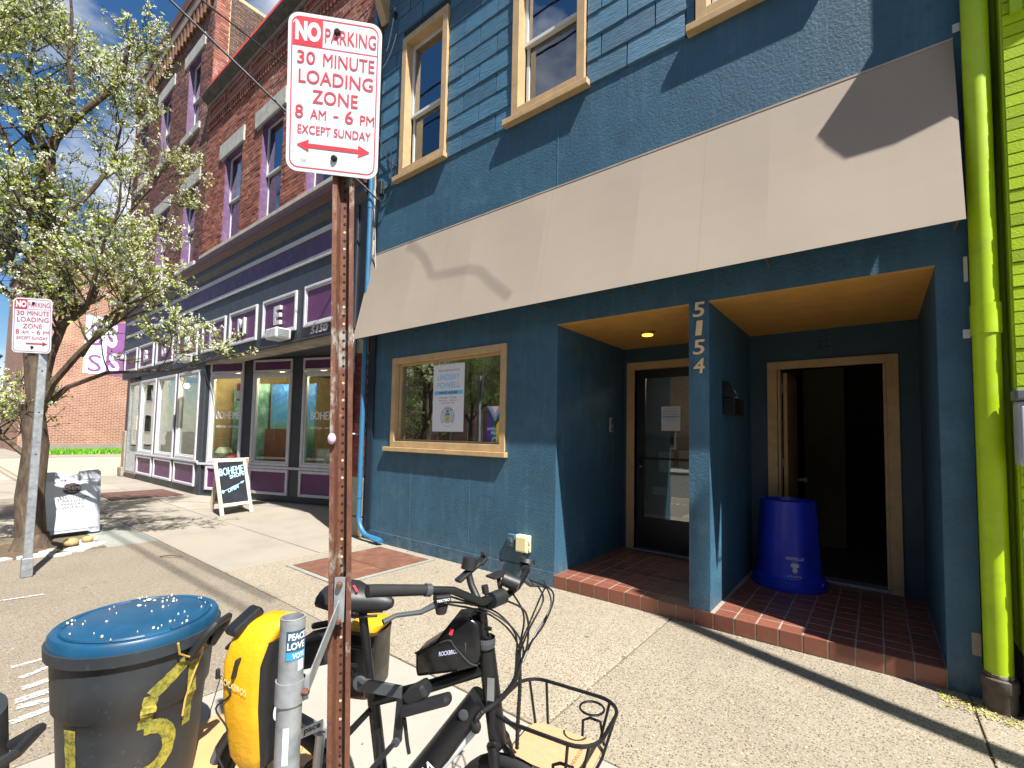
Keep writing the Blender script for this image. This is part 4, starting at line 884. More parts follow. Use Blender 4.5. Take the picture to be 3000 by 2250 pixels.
# pale houses far down the street
for i, (x, y, wx, hy, c, r) in enumerate(((-62, -3, 9, 7.5, '#b8b2a6', '#5a5450'), (-78, 0.5, 10, 9, '#a2685a', '#4a4644'))):
    h = thing('street_house', ('pale gabled house far down the street behind the trunk', 'distant reddish house at the far end of the street')[i], 'house', (x, y, 0))
    B1('wall', M('house_wall_%d' % i, c, .8, var=.1), h, (x-wx/2, x+wx/2, y-4, y+4, 0, hy)); MB().prism([(x-wx/2-.3, y-4.4, hy), (x-wx/2-.3, y, hy+2.8), (x-wx/2-.3, y+4.4, hy)], (wx+.6, 0, 0)).build('roof', M('house_roof_%d' % i, r, .8, var=.15), h)
    for yy in (-2.2, 0, 2.2):
        for zz in (1.2, 4.3): wq = B1('window', WHITEP, h, (x+wx/2, x+wx/2+.05, y+yy-.55, y+yy+.55, zz, zz+1.8)); B1('pane', GLASSD, wq, (x+wx/2+.051, x+wx/2+.06, y+yy-.45, y+yy+.45, zz+.1, zz+1.7))
# ------------------------------------------------------------------ lime green building on the right
gb = thing('green_building', 'lime green painted brick building at the right edge', 'building', (1.5, 4.06, 0))
GY = 4.06; FG = FY(GY)
B1('wall_backing', LIME, gb, (.66, 6, GY+.004, 9, .36, 9.5)); B1('plinth', M('dark_plinth', '#3a3733', .9, var=.3, vs=5, bump=.5, bs=40), gb, (.66, 6, GY-.03, 9, 0, .358), bevel=.02)
brickwork(gb, lay(.665, 1.74, .37, 4.6, []), FG, BRKG, 250, lambda b: b[0], .012)
MB().prism([(.755, 4.055, 5.42), (.755, 3.794, 5.53), (.755, 3.80, 5.14), (.755, 3.951, 4.59), (.755, 4.02, 4.33), (.755, 4.055, 4.30)], (.3, 0, 0)).build('cornice_bracket', LIME, gb, bevel=.01)
B1('bay_return', LIME, gb, (.70, .752, 4.02, 4.055, 4.28, 9.4)); B1('cornice_shelf', LIME, gb, (.756, 6, 3.80, 4.055, 5.535, 5.68))
ms = thing('utility_meter', 'grey utility box on the lime green wall at the right edge', 'meter', (.74, GY, 1.45))
B1('box', M('meter_grey', '#9aa0a8', .5, var=.1), ms, (.645, .92, GY-.13, GY-.013, 1.48, 1.86), bevel=.02); B1('hood', M('meter_dark', '#55595f', .5), ms, (.637, .93, GY-.15, GY-.013, 1.862, 1.93), bevel=.012); B1('cover', M('meter_light', '#b5bbc2', .5), ms, (.66, .91, GY-.142, GY-.131, 1.52, 1.83), bevel=.01)
# weeds and debris at the foot of the pipe
wm = MB()
for i in range(420):
    x = random.uniform(.28, .66); y = random.uniform(3.98, 4.2)-(x-.28)*.25+random.gauss(0, .02); s2 = random.uniform(.006, .02); a = random.uniform(0, 6.3)
    wm.face([(x, y, .003), (x+math.cos(a)*s2, y+math.sin(a)*s2, .004+random.random()*.012), (x+math.cos(a+1)*s2*.8, y+math.sin(a+1)*s2*.8, .006)], random.random())
wo_ = wm.build('leaf_litter', mat_leaf('litter', '#6b5530', '#b8b84a', .1), None, tint=True, recalc=False); wo_['kind'] = 'stuff'
# ------------------------------------------------------------------ far side of the street (seen in the glass)
ob_ = thing('opposite_building', 'brick building across the street reflected in the windows', 'building', (-6, -15, 0))
B1('wall', FARB, ob_, (-60, 14, -22, -15, -.14, 9.5)); B1('cornice', STONE, ob_, (-60.1, 14.1, -22, -14.8, 9.5, 10))
for i in range(-10, 14):
    for zz in (1.0, 5.2): wq = B1('window', WHITEP, ob_, (-28.5+i*3, -27.1+i*3, -15, -14.94, zz, zz+2.1)); B1('pane', GLASSD, wq, (-28.4+i*3, -27.2+i*3, -14.938, -14.93, zz+.1, zz+2))
struct(MB().box(-60, 20, -15, -10.5, -.135, 0).build('opposite_pavement', CON, None))
# ------------------------------------------------------------------ trees
LEAF = mat_leaf('young_leaf', '#7d9432', '#c4cc66', .4); PETAL = mat_leaf('blossom', '#d8d8c4', '#f4f4ec', .35); LEAFD = mat_leaf('summer_leaf', '#587c36', '#9ab85c', .4)
def make_tree(name, label, base, e1, limbs, seed, leafm, petalm, nleaf=1.0, group=None, trunk_r=.2, lsc=1.0):
    rnd = random.Random(seed); base = Vector(base); e1 = Vector(e1).normalized(); e2 = Vector((-e1.y, e1.x, 0))
    t = thing(name, label, 'tree', base, group); wood = MB(); tips = []
    def P3(a, d, z): return base+e1*a+e2*d+Vector((0, 0, z))
    def grow(pts, r0, r1, lvl, dense=True):
        m = len(pts); wood.tube(pts, [r0+(r1-r0)*i/(m-1) for i in range(m)], 9 if r0 > .06 else (6 if r0 > .02 else 4), caps=False)
        if lvl >= 3: 
            tips.extend((p, lvl) for p in pts[1:]); return
        n = {0: 11 if dense else 5, 1: 7 if dense else 5, 2: 5}[lvl]
        for k in range(n):
            f = rnd.uniform(.25, 1.0)*(m-1); i = min(int(f), m-2); p = pts[i].lerp(pts[i+1], f-i); d0 = (pts[i+1]-pts[i]).normalized()
            a = rnd.uniform(0, 6.28); sd = Vector((math.cos(a), math.sin(a), rnd.uniform(-.25, .9))).normalized()
            dr_ = (d0*.55+sd).normalized(); ln = {0: rnd.uniform(.4, .95), 1: rnd.uniform(.25, .6), 2: rnd.uniform(.15, .34)}[lvl]*lsc
            q = [p]; cur = p
            for s3 in range(4):
                dr_ = (dr_+Vector((rnd.gauss(0, .16), rnd.gauss(0, .16), rnd.gauss(.06, .12)))).normalized(); cur = cur+dr_*ln/4; q.append(cur)
            rr = (r0+(r1-r0)*f/(m-1))*.9
            grow(q, max(rr*.5, .0035) if lvl < 2 else .004, .0028 if lvl else .006, lvl+1, dense)
    for nm, pl, r0, r1, dd in limbs:
        pts = []
        for i, (a, z) in enumerate(pl): pts.append(P3(a, dd*i/max(len(pl)-1, 1)+rnd.gauss(0, .03 if i else 0), z))
        if nm == 'trunk':
            tr = MB(); m = len(pts); tr.tube(pts, [r0+(r1-r0)*i/(m-1) for i in range(m)], 16, caps=False); 
            tr.lathe([(r0*1.75, -.06), (r0*1.25, .06), (r0*1.02, .22)], pts[0], 16, caps=False)
            tr.build('trunk', BARK, t, smooth=True)
        else: grow(pts, r0*.74, r1*.8, 0, nm not in ('lowR', 'midR', 'l3', 'l1', 'up2'))
    wood.build('limbs', BARK, t, smooth=True, recalc=False)
    lf = MB(); bl = MB()
    def quad(mb, c, s_, el):
        n1 = Vector((rnd.gauss(0, 1), rnd.gauss(0, 1), rnd.gauss(0, 1))).normalized(); n2 = n1.cross(Vector((rnd.gauss(0, 1), rnd.gauss(0, 1), rnd.gauss(0, 1)))).normalized()
        mb.face([c-n1*s_*el, c+n2*s_*.5, c+n1*s_*el, c-n2*s_*.5], rnd.random())
    for p, l_ in tips:
        if rnd.random() > .66*nleaf: continue
        for k in range(rnd.randint(1, 3)): quad(lf, p+Vector((rnd.gauss(0, .03), rnd.gauss(0, .03), rnd.gauss(0, .03))), rnd.uniform(.018, .036), 1.0)
        if petalm and rnd.random() < .55:
            c = p+Vector((rnd.gauss(0, .02), rnd.gauss(0, .02), rnd.gauss(.015, .02)))
            for k in range(rnd.randint(8, 13)): quad(bl, c+Vector((rnd.gauss(0, 1), rnd.gauss(0, 1), rnd.gauss(0, 1))).normalized()*rnd.uniform(.012, .032), rnd.uniform(.011, .019), .8)
    o = lf.build('crown', leafm, t, tint=True, recalc=False)
    if petalm: bl.build('blossom', petalm, t, tint=True, recalc=False)
    print('tree', name, len(wood.f), len(lf.f), len(bl.f))
    return t
T1 = [('trunk', [(0, 0), (-.04, .7), (-.06, 1.37), (-.07, 1.91)], .155, .115, 0),
 ('l1', [(-.05, 1.7), (.22, 2.17), (.48, 2.57), (.73, 2.75), (1.01, 2.98), (1.22, 3.25), (1.4, 3.45)], .075, .018, -.3),
 ('l2', [(-.07, 1.9), (.03, 2.6), (.14, 2.99), (.24, 3.21), (.38, 3.4), (.43, 3.77), (.38, 4.15)], .09, .02, .3),
 ('l3', [(.14, 2.99), (.38, 3.07), (.63, 3.19), (.82, 3.45), (.97, 3.97), (1.17, 4.4), (1.24, 4.83)], .06, .014, -.5),
 ('main', [(-.07, 1.85), (-.19, 2.74), (-.22, 3.43), (-.2, 4.14), (-.21, 4.8), (-.23, 5.43), (-.17, 5.63), (.1, 6.07), (.61, 6.52), (.65, 6.97), (.69, 7.47)], .14, .02, .2),
 ('mainL', [(-.23, 5.43), (-.45, 5.86), (-.64, 6.2), (-.89, 6.37), (-1.24, 6.63)], .075, .015, -.3),
 ('up1', [(-.24, 4.61), (-.33, 5.19), (-.6, 5.67), (-.76, 6.54), (-.8, 7.29), (-.83, 8.04)], .07, .014, .4),
 ('lowR', [(-.05, 1.8), (.31, 2.15), (.75, 2.36), (1.2, 2.4), (1.55, 2.43), (1.85, 2.48)], .05, .008, .2),
 ('lowL', [(-.12, 1.2), (-.45, 1.45), (-.65, 1.63), (-.93, 1.8)], .05, .012, 0),
 ('up2', [(.1, 6.07), (.11, 6.56), (.11, 7.26), (.08, 7.96)], .05, .01, -.2),
 ('up3', [(-.2, 3.43), (.01, 4.43), (.38, 5.01), (.45, 5.44), (.46, 5.93), (.46, 6.57)], .06, .01, .5),
 ('upL', [(-.2, 3.2), (-.46, 3.85), (-.73, 4.41), (-1.11, 4.98)], .06, .012, -.4),
 ('upL2', [(-.22, 3.0), (-.5, 3.3), (-.95, 3.6), (-1.3, 3.8)], .05, .012, .2),
 ('midR', [(.48, 2.57), (.84, 3.08), (1.15, 3.22), (1.45, 3.32), (1.68, 3.4)], .035, .008, -.3),
 ('back1', [(-.2, 2.9), (-.3, 3.6), (-.1, 4.3), (.1, 5.0), (.3, 5.7)], .05, .01, 1.3),
 ('back2', [(-.2, 3.9), (-.2, 4.8), (-.5, 5.8), (-.4, 6.8), (-.3, 7.6)], .05, .01, -1.0)]
make_tree('blossom_tree', 'white blossoming street tree with young leaves beside the small parking sign', (-8.72, .97, -.02), (.7856, .6188, 0), T1, 5, LEAF, PETAL)
T2 = [('trunk', [(0, 0), (.05, 1.2), (0, 2.3)], .17, .13, 0), ('m', [(0, 2.2), (.2, 3.4), (0, 4.6), (.3, 6), (.2, 7.2)], .12, .02, .3), ('a', [(0, 2.3), (-.6, 3.2), (-1.2, 3.8), (-1.8, 4.8)], .08, .015, .5), ('b', [(0, 2.5), (.7, 3.1), (1.4, 3.6), (2, 4.6)], .08, .015, -.4), ('c', [(.1, 3), (-.2, 4), (-.9, 5.2), (-1.2, 6.2)], .06, .012, -1.2), ('d', [(.1, 3), (.4, 4.2), (1, 5.2), (1.4, 6.3)], .06, .012, 1.2), ('e', [(0, 2.2), (.2, 2.8), (.5, 3.0), (.8, 3.2)], .05, .012, 1.8), ('f', [(0, 2.2), (-.2, 2.7), (-.5, 3.0), (-.8, 3.1)], .05, .012, -1.8)]
for i, (x, lb) in enumerate(((-13.2, 'leafy street tree across the street nearest the corner'), (-16.6, 'leafy street tree across the street between two others'), (-20.2, 'leafy street tree across the street farthest down the row'))):
    tt = make_tree('street_tree', lb, (x, -8.6-i*.4, -.14), (1, .2*i, 0), T2, 11+i, LEAFD, None, 1.6, 'trees across the street', .17, 1.45)
# ------------------------------------------------------------------ parking signs
SRED = M('sign_red', '#c0343f', .45, var=.04); SWHITE = M('sign_white', '#c6cad2', .4, var=.03, vs=3); SREDF = M('sign_red_faded', '#9c3038', .5, var=.15, vs=14)
def rrect(w_, h_, r_, n=6):
    out = []
    for cx_, cy_, a0 in ((w_/2-r_, h_/2-r_, 0), (-w_/2+r_, h_/2-r_, 90), (-w_/2+r_, -h_/2+r_, 180), (w_/2-r_, -h_/2+r_, 270)):
        for i in range(n+1): a = rad(a0+90*i/n); out.append((cx_+math.cos(a)*r_, cy_+math.sin(a)*r_))
    return out
def parking_sign(root, c, R, U, W, H, red, both, white):
    c = Vector(c); R = Vector(R).normalized(); U = (Vector(U)-R*Vector(U).dot(R)).normalized(); N = R.cross(U)
    q = lambda a, o, b: c+R*a+U*b+N*o                       # metres from the centre
    n01 = lambda a, o, b: q((a-.5)*W, o, (.5-b)*H)           # 0..1 from the top left
    mp_ = lambda a, o, b: n01(a, o, 1-b)
    rr = rrect(W, H, W*.12)
    pl = MB(); pl.prism([q(a, -.003, b) for a, b in rr], N*.003); plate = pl.build('sign_plate', white, root)
    bo = MB(); r1 = rrect(W*.93, H*.955, W*.09); r2 = rrect(W*.905, H*.94, W*.08)
    for i in range(len(r1)):
        j = (i+1) % len(r1); bo.face([q(*p[:1], .0006, p[1]) for p in (r1[i], r1[j], r2[j], r2[i])])
    bo.face([n01(.045, .0006, .20), n01(.955, .0006, .20), n01(.955, .0006, .206), n01(.045, .0006, .206)])
    bo.build('border', red, plate, recalc=False)
    MB().face([n01(*p) for p in ((.05, .0008, .075), (.09, .0008, .04), (.13, .0008, .028), (.365, .0008, .028), (.365, .0008, .198), (.05, .0008, .198))]).build('red_block', red, plate, recalc=False)
    mb = MB(); lettering(mb, 'NO', mp_, .075, .345, 1-.175, 1-.05, .0014, .06); mb.build('lettering', white, plate, recalc=False)
    mb = MB()
    for tx, x0, x1, b0, b1, bo_ in (('PARKING', .39, .94, .165, .075, .004), ('30', .1, .29, .315, .235, .006), ('MINUTE', .375, .93, .315, .235, .006), ('LOADING', .12, .92, .435, .35, .006), ('ZONE', .27, .76, .555, .47, .006), ('8', .09, .175, .66, .575, .006), ('AM', .25, .42, .655, .595, .004), ('-', .50, .555, .63, .62, .01), ('6', .625, .715, .66, .575, .006), ('PM', .79, .945, .655, .595, .004), ('EXCEPT SUNDAY', .12, .915, .755, .70, .005)):
        mb = MB(); lettering(mb, tx, mp_, x0, x1, 1-b0, 1-b1, .0014, bo_); mb.build('lettering', red, plate, recalc=False)
    if both: mb = MB(); lettering(mb, '320', mp_, .16, .215, 1-.935, 1-.918, .0014); mb.build('lettering', red, plate, recalc=False)
    x0 = .11 if both else .36
    ar = [(.91, .83), (.775, .79), (.785, .817), (.235 if both else .36, .817)]+([(.245, .79), (.11, .83), (.245, .87), (.235, .843)] if both else [(.36, .843)])+[(.785, .843), (.775, .87)]
    MB().face([n01(a, .0014, b) for a, b in ar]).build('arrow', red, plate, recalc=False)
    for b in (.09, .895): 
        bt = MB().lathe([(.010*W/.27, 0), (.010*W/.27, .004), (.006*W/.27, .008)], n01(.52, .0005, b), 10, N); bt.build('bolt', BLACKM, plate, smooth=True)
    return q
near = thing('parking_sign', 'large NO PARKING loading zone sign with double arrow on a rusty channel post', 'road sign', (-1.24, .775, 0))
parking_sign(near, (-1.2796, .7187, 2.6184), (.6823, .7296, -.0161), (.1075, -.0787, .9911), .27, .457, SRED, True, SWHITE)
# rusty U-channel post with a line of holes
pb = Vector((-1.239, .8165, 0)); ptop = Vector((-1.298, .764, 2.62)); pr = Vector((.68, .73, 0)).normalized(); pn = Vector((pr.y, -pr.x, 0))
prof = [(a*.77, b) for a, b in [(-.042, .0), (-.024, .0), (-.016, -.026), (.016, -.026), (.024, .0), (.042, .0), (.042, -.004), (.0265, -.004), (.0185, -.030), (-.0185, -.030), (-.0265, -.004), (-.042, -.004)]]
mb = MB(); mb.prism([pb+pr*a+pn*o for a, o in prof], (ptop-pb)*1.06); mb.build('post', RUST, near)
hproto = {}; hpos = {}
for i in range(96):
    z = .03+i*.0265; p = pb.lerp(ptop, z/2.62)+pn*(-.0256); lt_ = (i*7) % 9 in (0, 5)
    if hproto.get(lt_) is None: hproto[lt_] = MB().lathe([(.0042, 0), (.0042, .0006)], p, 8, pn).build('hole', M('hole_light', '#b9a88c', .9) if lt_ else M('hole_dark', '#120d0a', .9), near); hpos[lt_] = p
    else: dup(hproto[lt_], near, p-hpos[lt_])
MB().ball(pb.lerp(ptop, 1.58/2.62)-pr*.024+pn*.012, .0125, 10, 8, (1, 1, 1.35)).build('charm', M('pink_plastic', '#b9a0bd', .5), near, smooth=True)
small = thing('parking_sign', 'smaller shaded NO PARKING sign with single arrow on a grey post by the tree', 'road sign', (-7.09, .81, 0))
parking_sign(small, (-7.15, .671, 2.685), (.7332, .6778, -.0168), (.05, -.04, .9955), .394, .59, SREDF, False, M('sign_white_old', '#b9bdc8', .5, var=.12, vs=6))
B1('post', GALV, small, (-7.18, -7.11, .735, .805, .2, 2.95), bevel=.006); B1('post_sleeve', GALV, small, (-7.19, -7.10, .725, .815, 0, .2), bevel=.006)
for z in (2.2, 1.75, 1.3): MB().lathe([(.008, 0), (.008, .001)], (-7.1095, .77, z), 8, (1, 0, 0)).build('hole', BLACKM, small)
# ------------------------------------------------------------------ galvanised pipe stub clamped to the post
gp = thing('pipe_bollard', 'short galvanised pipe with a blue sticker clamped to the rusty sign post', 'bollard', (-1.07, .55, 0))
pc = Vector((-1.066, .553, 0)); R_ = .0270
MB().lathe([(R_, 0), (R_, 1.172), (R_-.004, 1.174), (R_-.004, 1.0)], pc, 28, caps=False).build('pipe', GALV, gp, smooth=True)
MB().lathe([(R_-.0039, 1.172), (R_+.0004, 1.1735)], pc, 28, caps=False).build('rusty_rim', RUST, gp)
vd = (Vector((0, 0, 0))-pc); vd.z = 0; vd.normalize(); va = math.atan2(vd.y, vd.x)
def cyl(a, o, z): t = va+.35+a/R_; return pc+Vector((math.cos(t)*(R_+o), math.sin(t)*(R_+o), z))
def wrap(name, mat, a0, a1, z0, z1, o, n=12):
    mb = MB()
    for i in range(n): x, y = a0+(a1-a0)*i/n, a0+(a1-a0)*(i+1)/n; mb.face([cyl(x, o, z0), cyl(y, o, z0), cyl(y, o, z1), cyl(x, o, z1)])
    return mb.build(name, mat, gp, recalc=False)
st = wrap('sticker', M('sticker_navy', '#27465c', .5, var=.1), -.022, .024, 1.085, 1.150, .0006); wrap('sticker_stripe', M('sticker_blue', '#2f86bd', .5), -.021, .023, 1.086, 1.104, .001)
mb = MB(); lettering(mb, 'PEACE', cyl, -.017, .021, 1.130, 1.145, .0013, .03); lettering(mb, 'LOVE', cyl, -.019, .020, 1.109, 1.125, .0013, .03); lettering(mb, 'VOTE', cyl, -.008, .020, 1.089, 1.101, .0016, .03); mb.build('lettering', PAPER, gp, recalc=False)
wrap('torn_sticker', PAPER, .005, .02, 1.06, 1.084, .0006, 6); wrap('torn_sticker', PAPER, -.02, -.008, .86, .94, .0006, 6)
MB().lathe([(R_+.0045, .985), (R_+.0045, 1.035), (R_+.001, 1.035), (R_+.001, .985)], pc, 28).build('clamp_band', GALV, gp, smooth=True)
cp = pc+Vector((.02, .03, 1.01)); pp = pb.lerp(ptop, 1.10/2.62)+pn*.004
d_ = (Vector((pp.x, pp.y, 0))-Vector((cp.x, cp.y, 0)))
MB().bar(cp+Vector((0, 0, .0)), Vector((pp.x, pp.y, 1.085)), .004, .04).build('clamp_strap', GALV, gp, bevel=.001)
MB().bar(pp+Vector((0, 0, -.06)), pp+Vector((0, 0, .07)), .03, .004, pn).build('clamp_plate', GALV, gp)
for z in (1.045, 1.15): MB().lathe([(.009, 0), (.009, .008), (.006, .014)], Vector((pp.x, pp.y, z))+pn*.004, 8, pn).build('clamp_bolt', RUST, gp)
MB().lathe([(.008, 0), (.008, .009), (.005, .015)], cyl(.018, .004, 1.008), 6, cyl(.018, .1, 1.008)-cyl(.018, 0, 1.008)).build('clamp_bolt', RUST, gp)
MB().bar(pc+vd.cross(Vector((0, 0, 1)))*-.03+Vector((0, 0, .985)), pc+vd.cross(Vector((0, 0, 1)))*-.03+Vector((0, 0, 1.035)), .012, .02).build('clamp_ear', GALV, gp)
# ------------------------------------------------------------------ pavement boards
WW = mat_wood('whitewashed_wood', '#b3a48c', '#d8d0c2', 9, (6, 6, 1)); CHB = M('chalkboard', '#1d222a', .6, var=.2, vs=3, dirt='#4a525c', da=.2, ds=3); CHK_ = M('chalk_blue', '#a9dcee', .8, var=.08)
ab = thing('chalkboard_sign', 'wooden framed chalkboard sandwich sign reading OPEN before the shop windows', 'sandwich board', (-9.85, 3.8, 0))
c0 = Vector((-9.57, 3.50, 0)); c1 = Vector((-9.72, 4.13, 0)); ht = 1.05; lean = Vector((-.30, -.07, 0)); dw = (c1-c0).normalized(); Wd = (c1-c0).length
fa = lambda a, o, z: c0+dw*a+lean*(z/ht)+Vector((0, 0, z))+Vector((.97, .23, .28))*o
mb = MB().mbox(fa, 0, .065, -.02, .012, 0, ht).mbox(fa, Wd-.065, Wd, -.02, .012, 0, ht).mbox(fa, .065, Wd-.065, -.02, .012, ht-.07, ht).mbox(fa, .065, Wd-.065, -.02, .012, .16, .215); mb.build('front_frame', WW, ab, bevel=.004)
MB().mbox(fa, .065, Wd-.065, -.012, .0, .215, ht-.07).build('slate', CHB, ab)
mb = MB()
lettering(mb, 'BOHEME', lambda a, o, b: fa(a, o, b+(a-.08)*.12), .08, Wd-.08, .72, .86, .002, .05); lettering(mb, 'SHOPS', lambda a, o, b: fa(a, o, b+(a-.08)*.2), .27, Wd-.08, .62, .69, .002, .02); lettering(mb, 'OPEN', lambda a, o, b: fa(a, o, b+(a-.08)*.35), .2, .42, .36, .44, .002, .03)
mb.face([fa(a, .002, b) for a, b in ((.13, .44), (.5, .575), (.5, .583), (.13, .45))]); mb.face([fa(a, .002, b) for a, b in ((.56, .61), (.48, .595), (.5, .555))]); mb.face([fa(a, .002, b) for a, b in ((.14, .44), (.1, .47), (.07, .43), (.11, .40))]); mb.build('chalk_lettering', CHK_, ab, recalc=False)
c2_ = c0+Vector((-.64, .03, 0)); ra = lambda a, o, z: c2_+dw*a+Vector((.30, -.02, 0))*(z/ht)+Vector((0, 0, z))+Vector((-.97, -.23, .28))*o
mb = MB().mbox(ra, 0, .065, -.02, .012, 0, ht).mbox(ra, Wd-.065, Wd, -.02, .012, 0, ht).mbox(ra, .065, Wd-.065, -.02, .012, .16, .215); mb.build('rear_frame', WW, ab, bevel=.004); MB().mbox(ra, .065, Wd-.065, -.012, .0, .215, ht-.01).build('rear_slate', M('rear_board', '#7a5330', .7, var=.15), ab)
MB().tube([fa(.03, -.03, .5), ra(.03, -.03, .5)], .006, 5).build('stay_cord', BLACKR, ab)
pb_ = thing('plastic_sign', 'grey plastic sandwich sign with round brown logo leaning beside the tree trunk', 'sandwich board', (-9.33, 1.45, 0))
GPL = M('grey_plastic', '#a3a8b2', .5, var=.06, bump=.08, bs=60); q0 = Vector((-9.30, 1.10, 0)); q1 = Vector((-9.36, 1.76, 0)); qd = (q1-q0).normalized(); QW = (q1-q0).length
def board(sgn):
    return lambda a, o, z: q0+qd*a+Vector((-.17*z/.94-.36*(sgn < 0)+.34*(sgn < 0)*z/.94, 0, z))+Vector((sgn, 0, .15))*o
for sgn in (1, -1):
    fbm = board(sgn); mb = MB(); outl = [(0, .02), (.0, .90), (.03, .93), (.24, .93), (.25, .885), (.4, .885), (.41, .93), (QW-.03, .95), (QW, .92), (QW, .02), (QW-.1, .02), (QW-.14, .05), (.14, .05), (.1, .02)]
    mb.prism([fbm(a, -.012, b) for a, b in outl], fbm(0, .024, 0)-fbm(0, 0, 0)); mb.build('panel', GPL, pb_, bevel=.006)
    MB().frame(fbm, .02, QW-.02, .09, .82, .018, .0125, .018).build('panel_rim', GPL, pb_)
fbm = board(1)
MB().mbox(fbm, .04, QW-.04, .0125, .0145, .11, .80).build('poster', M('poster_pale', '#bcc4cc', .5, var=.1, vs=3), pb_)
mb = MB(); 
def disc(mb, f, cx_, cz_, r, o, sx_=1.0, n=28): mb.face([f(cx_+math.cos(2*math.pi*i/n)*r*sx_, o, cz_+math.sin(2*math.pi*i/n)*r) for i in range(n)])
disc(mb, fbm, .33, .68, .085, .0155, 1.25); mb.build('logo_disc', M('logo_brown', '#4e3430', .6), pb_, recalc=False)
mb = MB(); lettering(mb, 'BOHEME', fbm, .225, .435, .665, .715, .0165, .04); lettering(mb, 'Shops', fbm, .285, .38, .625, .65, .0165, .0); mb.build('logo_lettering', PAPER, pb_, recalc=False)
mb = MB()
PBR = M('print_brown', '#5a5050', .7)
for i, (tx, x1) in enumerate((('25+ LOCAL', .54), ('ARTISTS', .47), ('MAKERS', .465), ('VINTAGE', .48))): mb = MB(); lettering(mb, tx, fbm, .22, x1, .535-i*.048, .572-i*.048, .0155, .02); mb.build('poster_lettering', PBR, pb_, recalc=False)
mb = MB()
for i in range(9): lettering(mb, 'lorem'.replace('lorem', '- - - - - -'), fbm, .07, .24, .33-i*.022, .333-i*.022, .0155); lettering(mb, '- - - - - -', fbm, .29, .44, .33-i*.022, .333-i*.022, .0155)
mb.build('small_print', PBR, pb_, recalc=False)
for i, (x, y, r) in enumerate(((-8.52, 1.32, .085), (-8.62, 1.5, .065))):
    s2 = MB().ball((x, y, .05), r, 12, 8, (1.1, 1, .75)).build('edging_stone', M('yellow_stone', '#9a8458', .85, var=.2, vs=8, bump=.5, bs=30), None, smooth=True); tag(s2, ('larger rounded yellow stone at the foot of the tree', 'smaller rounded yellow stone beside the plastic sign')[i], 'stone', 'yellow stones by the tree')
pv = thing('tree_pit_pavers', 'irregular pale stone pavers edging the soil round the tree', 'paving', (-8.3, .8, 0))
for x, y, a, b in ((-8.3, .15, .3, .12), (-8.22, .55, .36, .14), (-8.2, .95, .3, .15), (-8.25, 1.35, .26, .16), (-8.45, 1.52, .3, .13), (-8.42, 1.1, .2, .14), (-8.62, 1.4, .2, .12), (-8.85, 1.54, .24, .1), (-8.05, 1.15, .2, .1)):
    n = 7; po = [(x+math.cos(6.28*i/n+x*9)*b*random.uniform(.8, 1.15), y+math.sin(6.28*i/n+x*9)*a*.55*random.uniform(.8, 1.15), -.03) for i in range(n)]
    MB().prism(po, (0, 0, random.uniform(.035, .05))).build('paver', STONE, pv, bevel=.008)
tw = MB().tube([(-7.05, 1.92, .012), (-6.93, 2.0, .03), (-6.85, 2.1, .012)], [.008, .007, .004], 6).build('twig', BARK, None); tag(tw, 'small dry twig lying on the worn pavement', 'twig')
SPRAYS = [((-4.527, .45), (-4.54, .68), .018), ((-4.298, .47), (-4.385, .66), .022), ((-4.119, .46), (-4.138, .64), .03), ((-3.955, .42), (-3.972, .64), .035), ((-3.867, .42), (-3.816, .61), .03), ((-3.693, .38), (-3.731, .62), .03), ((-6.334, .4), (-6.265, .81), .012)]
def ext(a, q, k): a = Vector(a); q = Vector(q); return [a, q, a+(q-a)*k]
WIRE1 = ext((-6.002, 4.18, 5.198), (-7.8, 1.85, 7.7), 3.0); WIRE2 = ext((-6.548, 4.18, 6.655), (-6.733, 1.914, 7.125), 3.0)
POLE = [Vector((3.3, 2.57, 0)), Vector((3.3, 2.72, 8.3))]
SHAD = [(-2.1, 3.19, 9.47), (-1.88, 3.17, 9.32), (-1.6, 3.12, 9.02), (-1.41, 3.07, 8.86), (-1.1, 3.06, 8.83), (-0.84, 3.05, 8.8), (-0.55, 3.04, 8.72), (-0.33, 3.0, 8.57), (0.01, 2.94, 8.27)]
# ------------------------------------------------------------------ dustbins
CANB = NT('bin_grey'); _a = CANB.ramp(CANB.noise(4, 6, .6), (.3, lin('#1f2428')), (.7, lin('#2d3338')))
CANB.color(CANB.mix(CANB.math('MULTIPLY', CANB.ramp(CANB.noise(30, 6, .7), (.6, 0), (.75, 1)), .3), _a, lin('#6a6f70'))); CANB.rough(.55); CANB.bump(CANB.noise(120, 4), .1, .002)
LIDM = NT('bin_lid_blue'); _a = LIDM.ramp(LIDM.noise(5, 6, .6), (.3, lin('#0b3550')), (.7, lin('#11496a')))
_a = LIDM.mix(LIDM.math('MULTIPLY', LIDM.ramp(LIDM.noise(3.2, 6, .7), (.52, 0), (.7, 1)), .35), _a, lin('#33495a'))
_a = LIDM.mix(LIDM.math('MULTIPLY', LIDM.ramp(LIDM.noise(40, 4, .6), (.73, 0), (.76, 1)), .5), _a, lin('#a9b9bd')); LIDM.color(_a); LIDM.rough(.4); LIDM.bump(LIDM.noise(30, 4), .08, .003)
SPRAY = NT('yellow_spray'); SPRAY.color(SPRAY.ramp(SPRAY.noise(12, 5, .6), (.3, lin('#7d7d3a')), (.6, lin('#a89e3c')))); SPRAY.rough(.6); SPRAY.l(SPRAY.ramp(SPRAY.noise(28, 7, .75), (.32, .1), (.58, .95)), SPRAY.b.inputs['Alpha'])
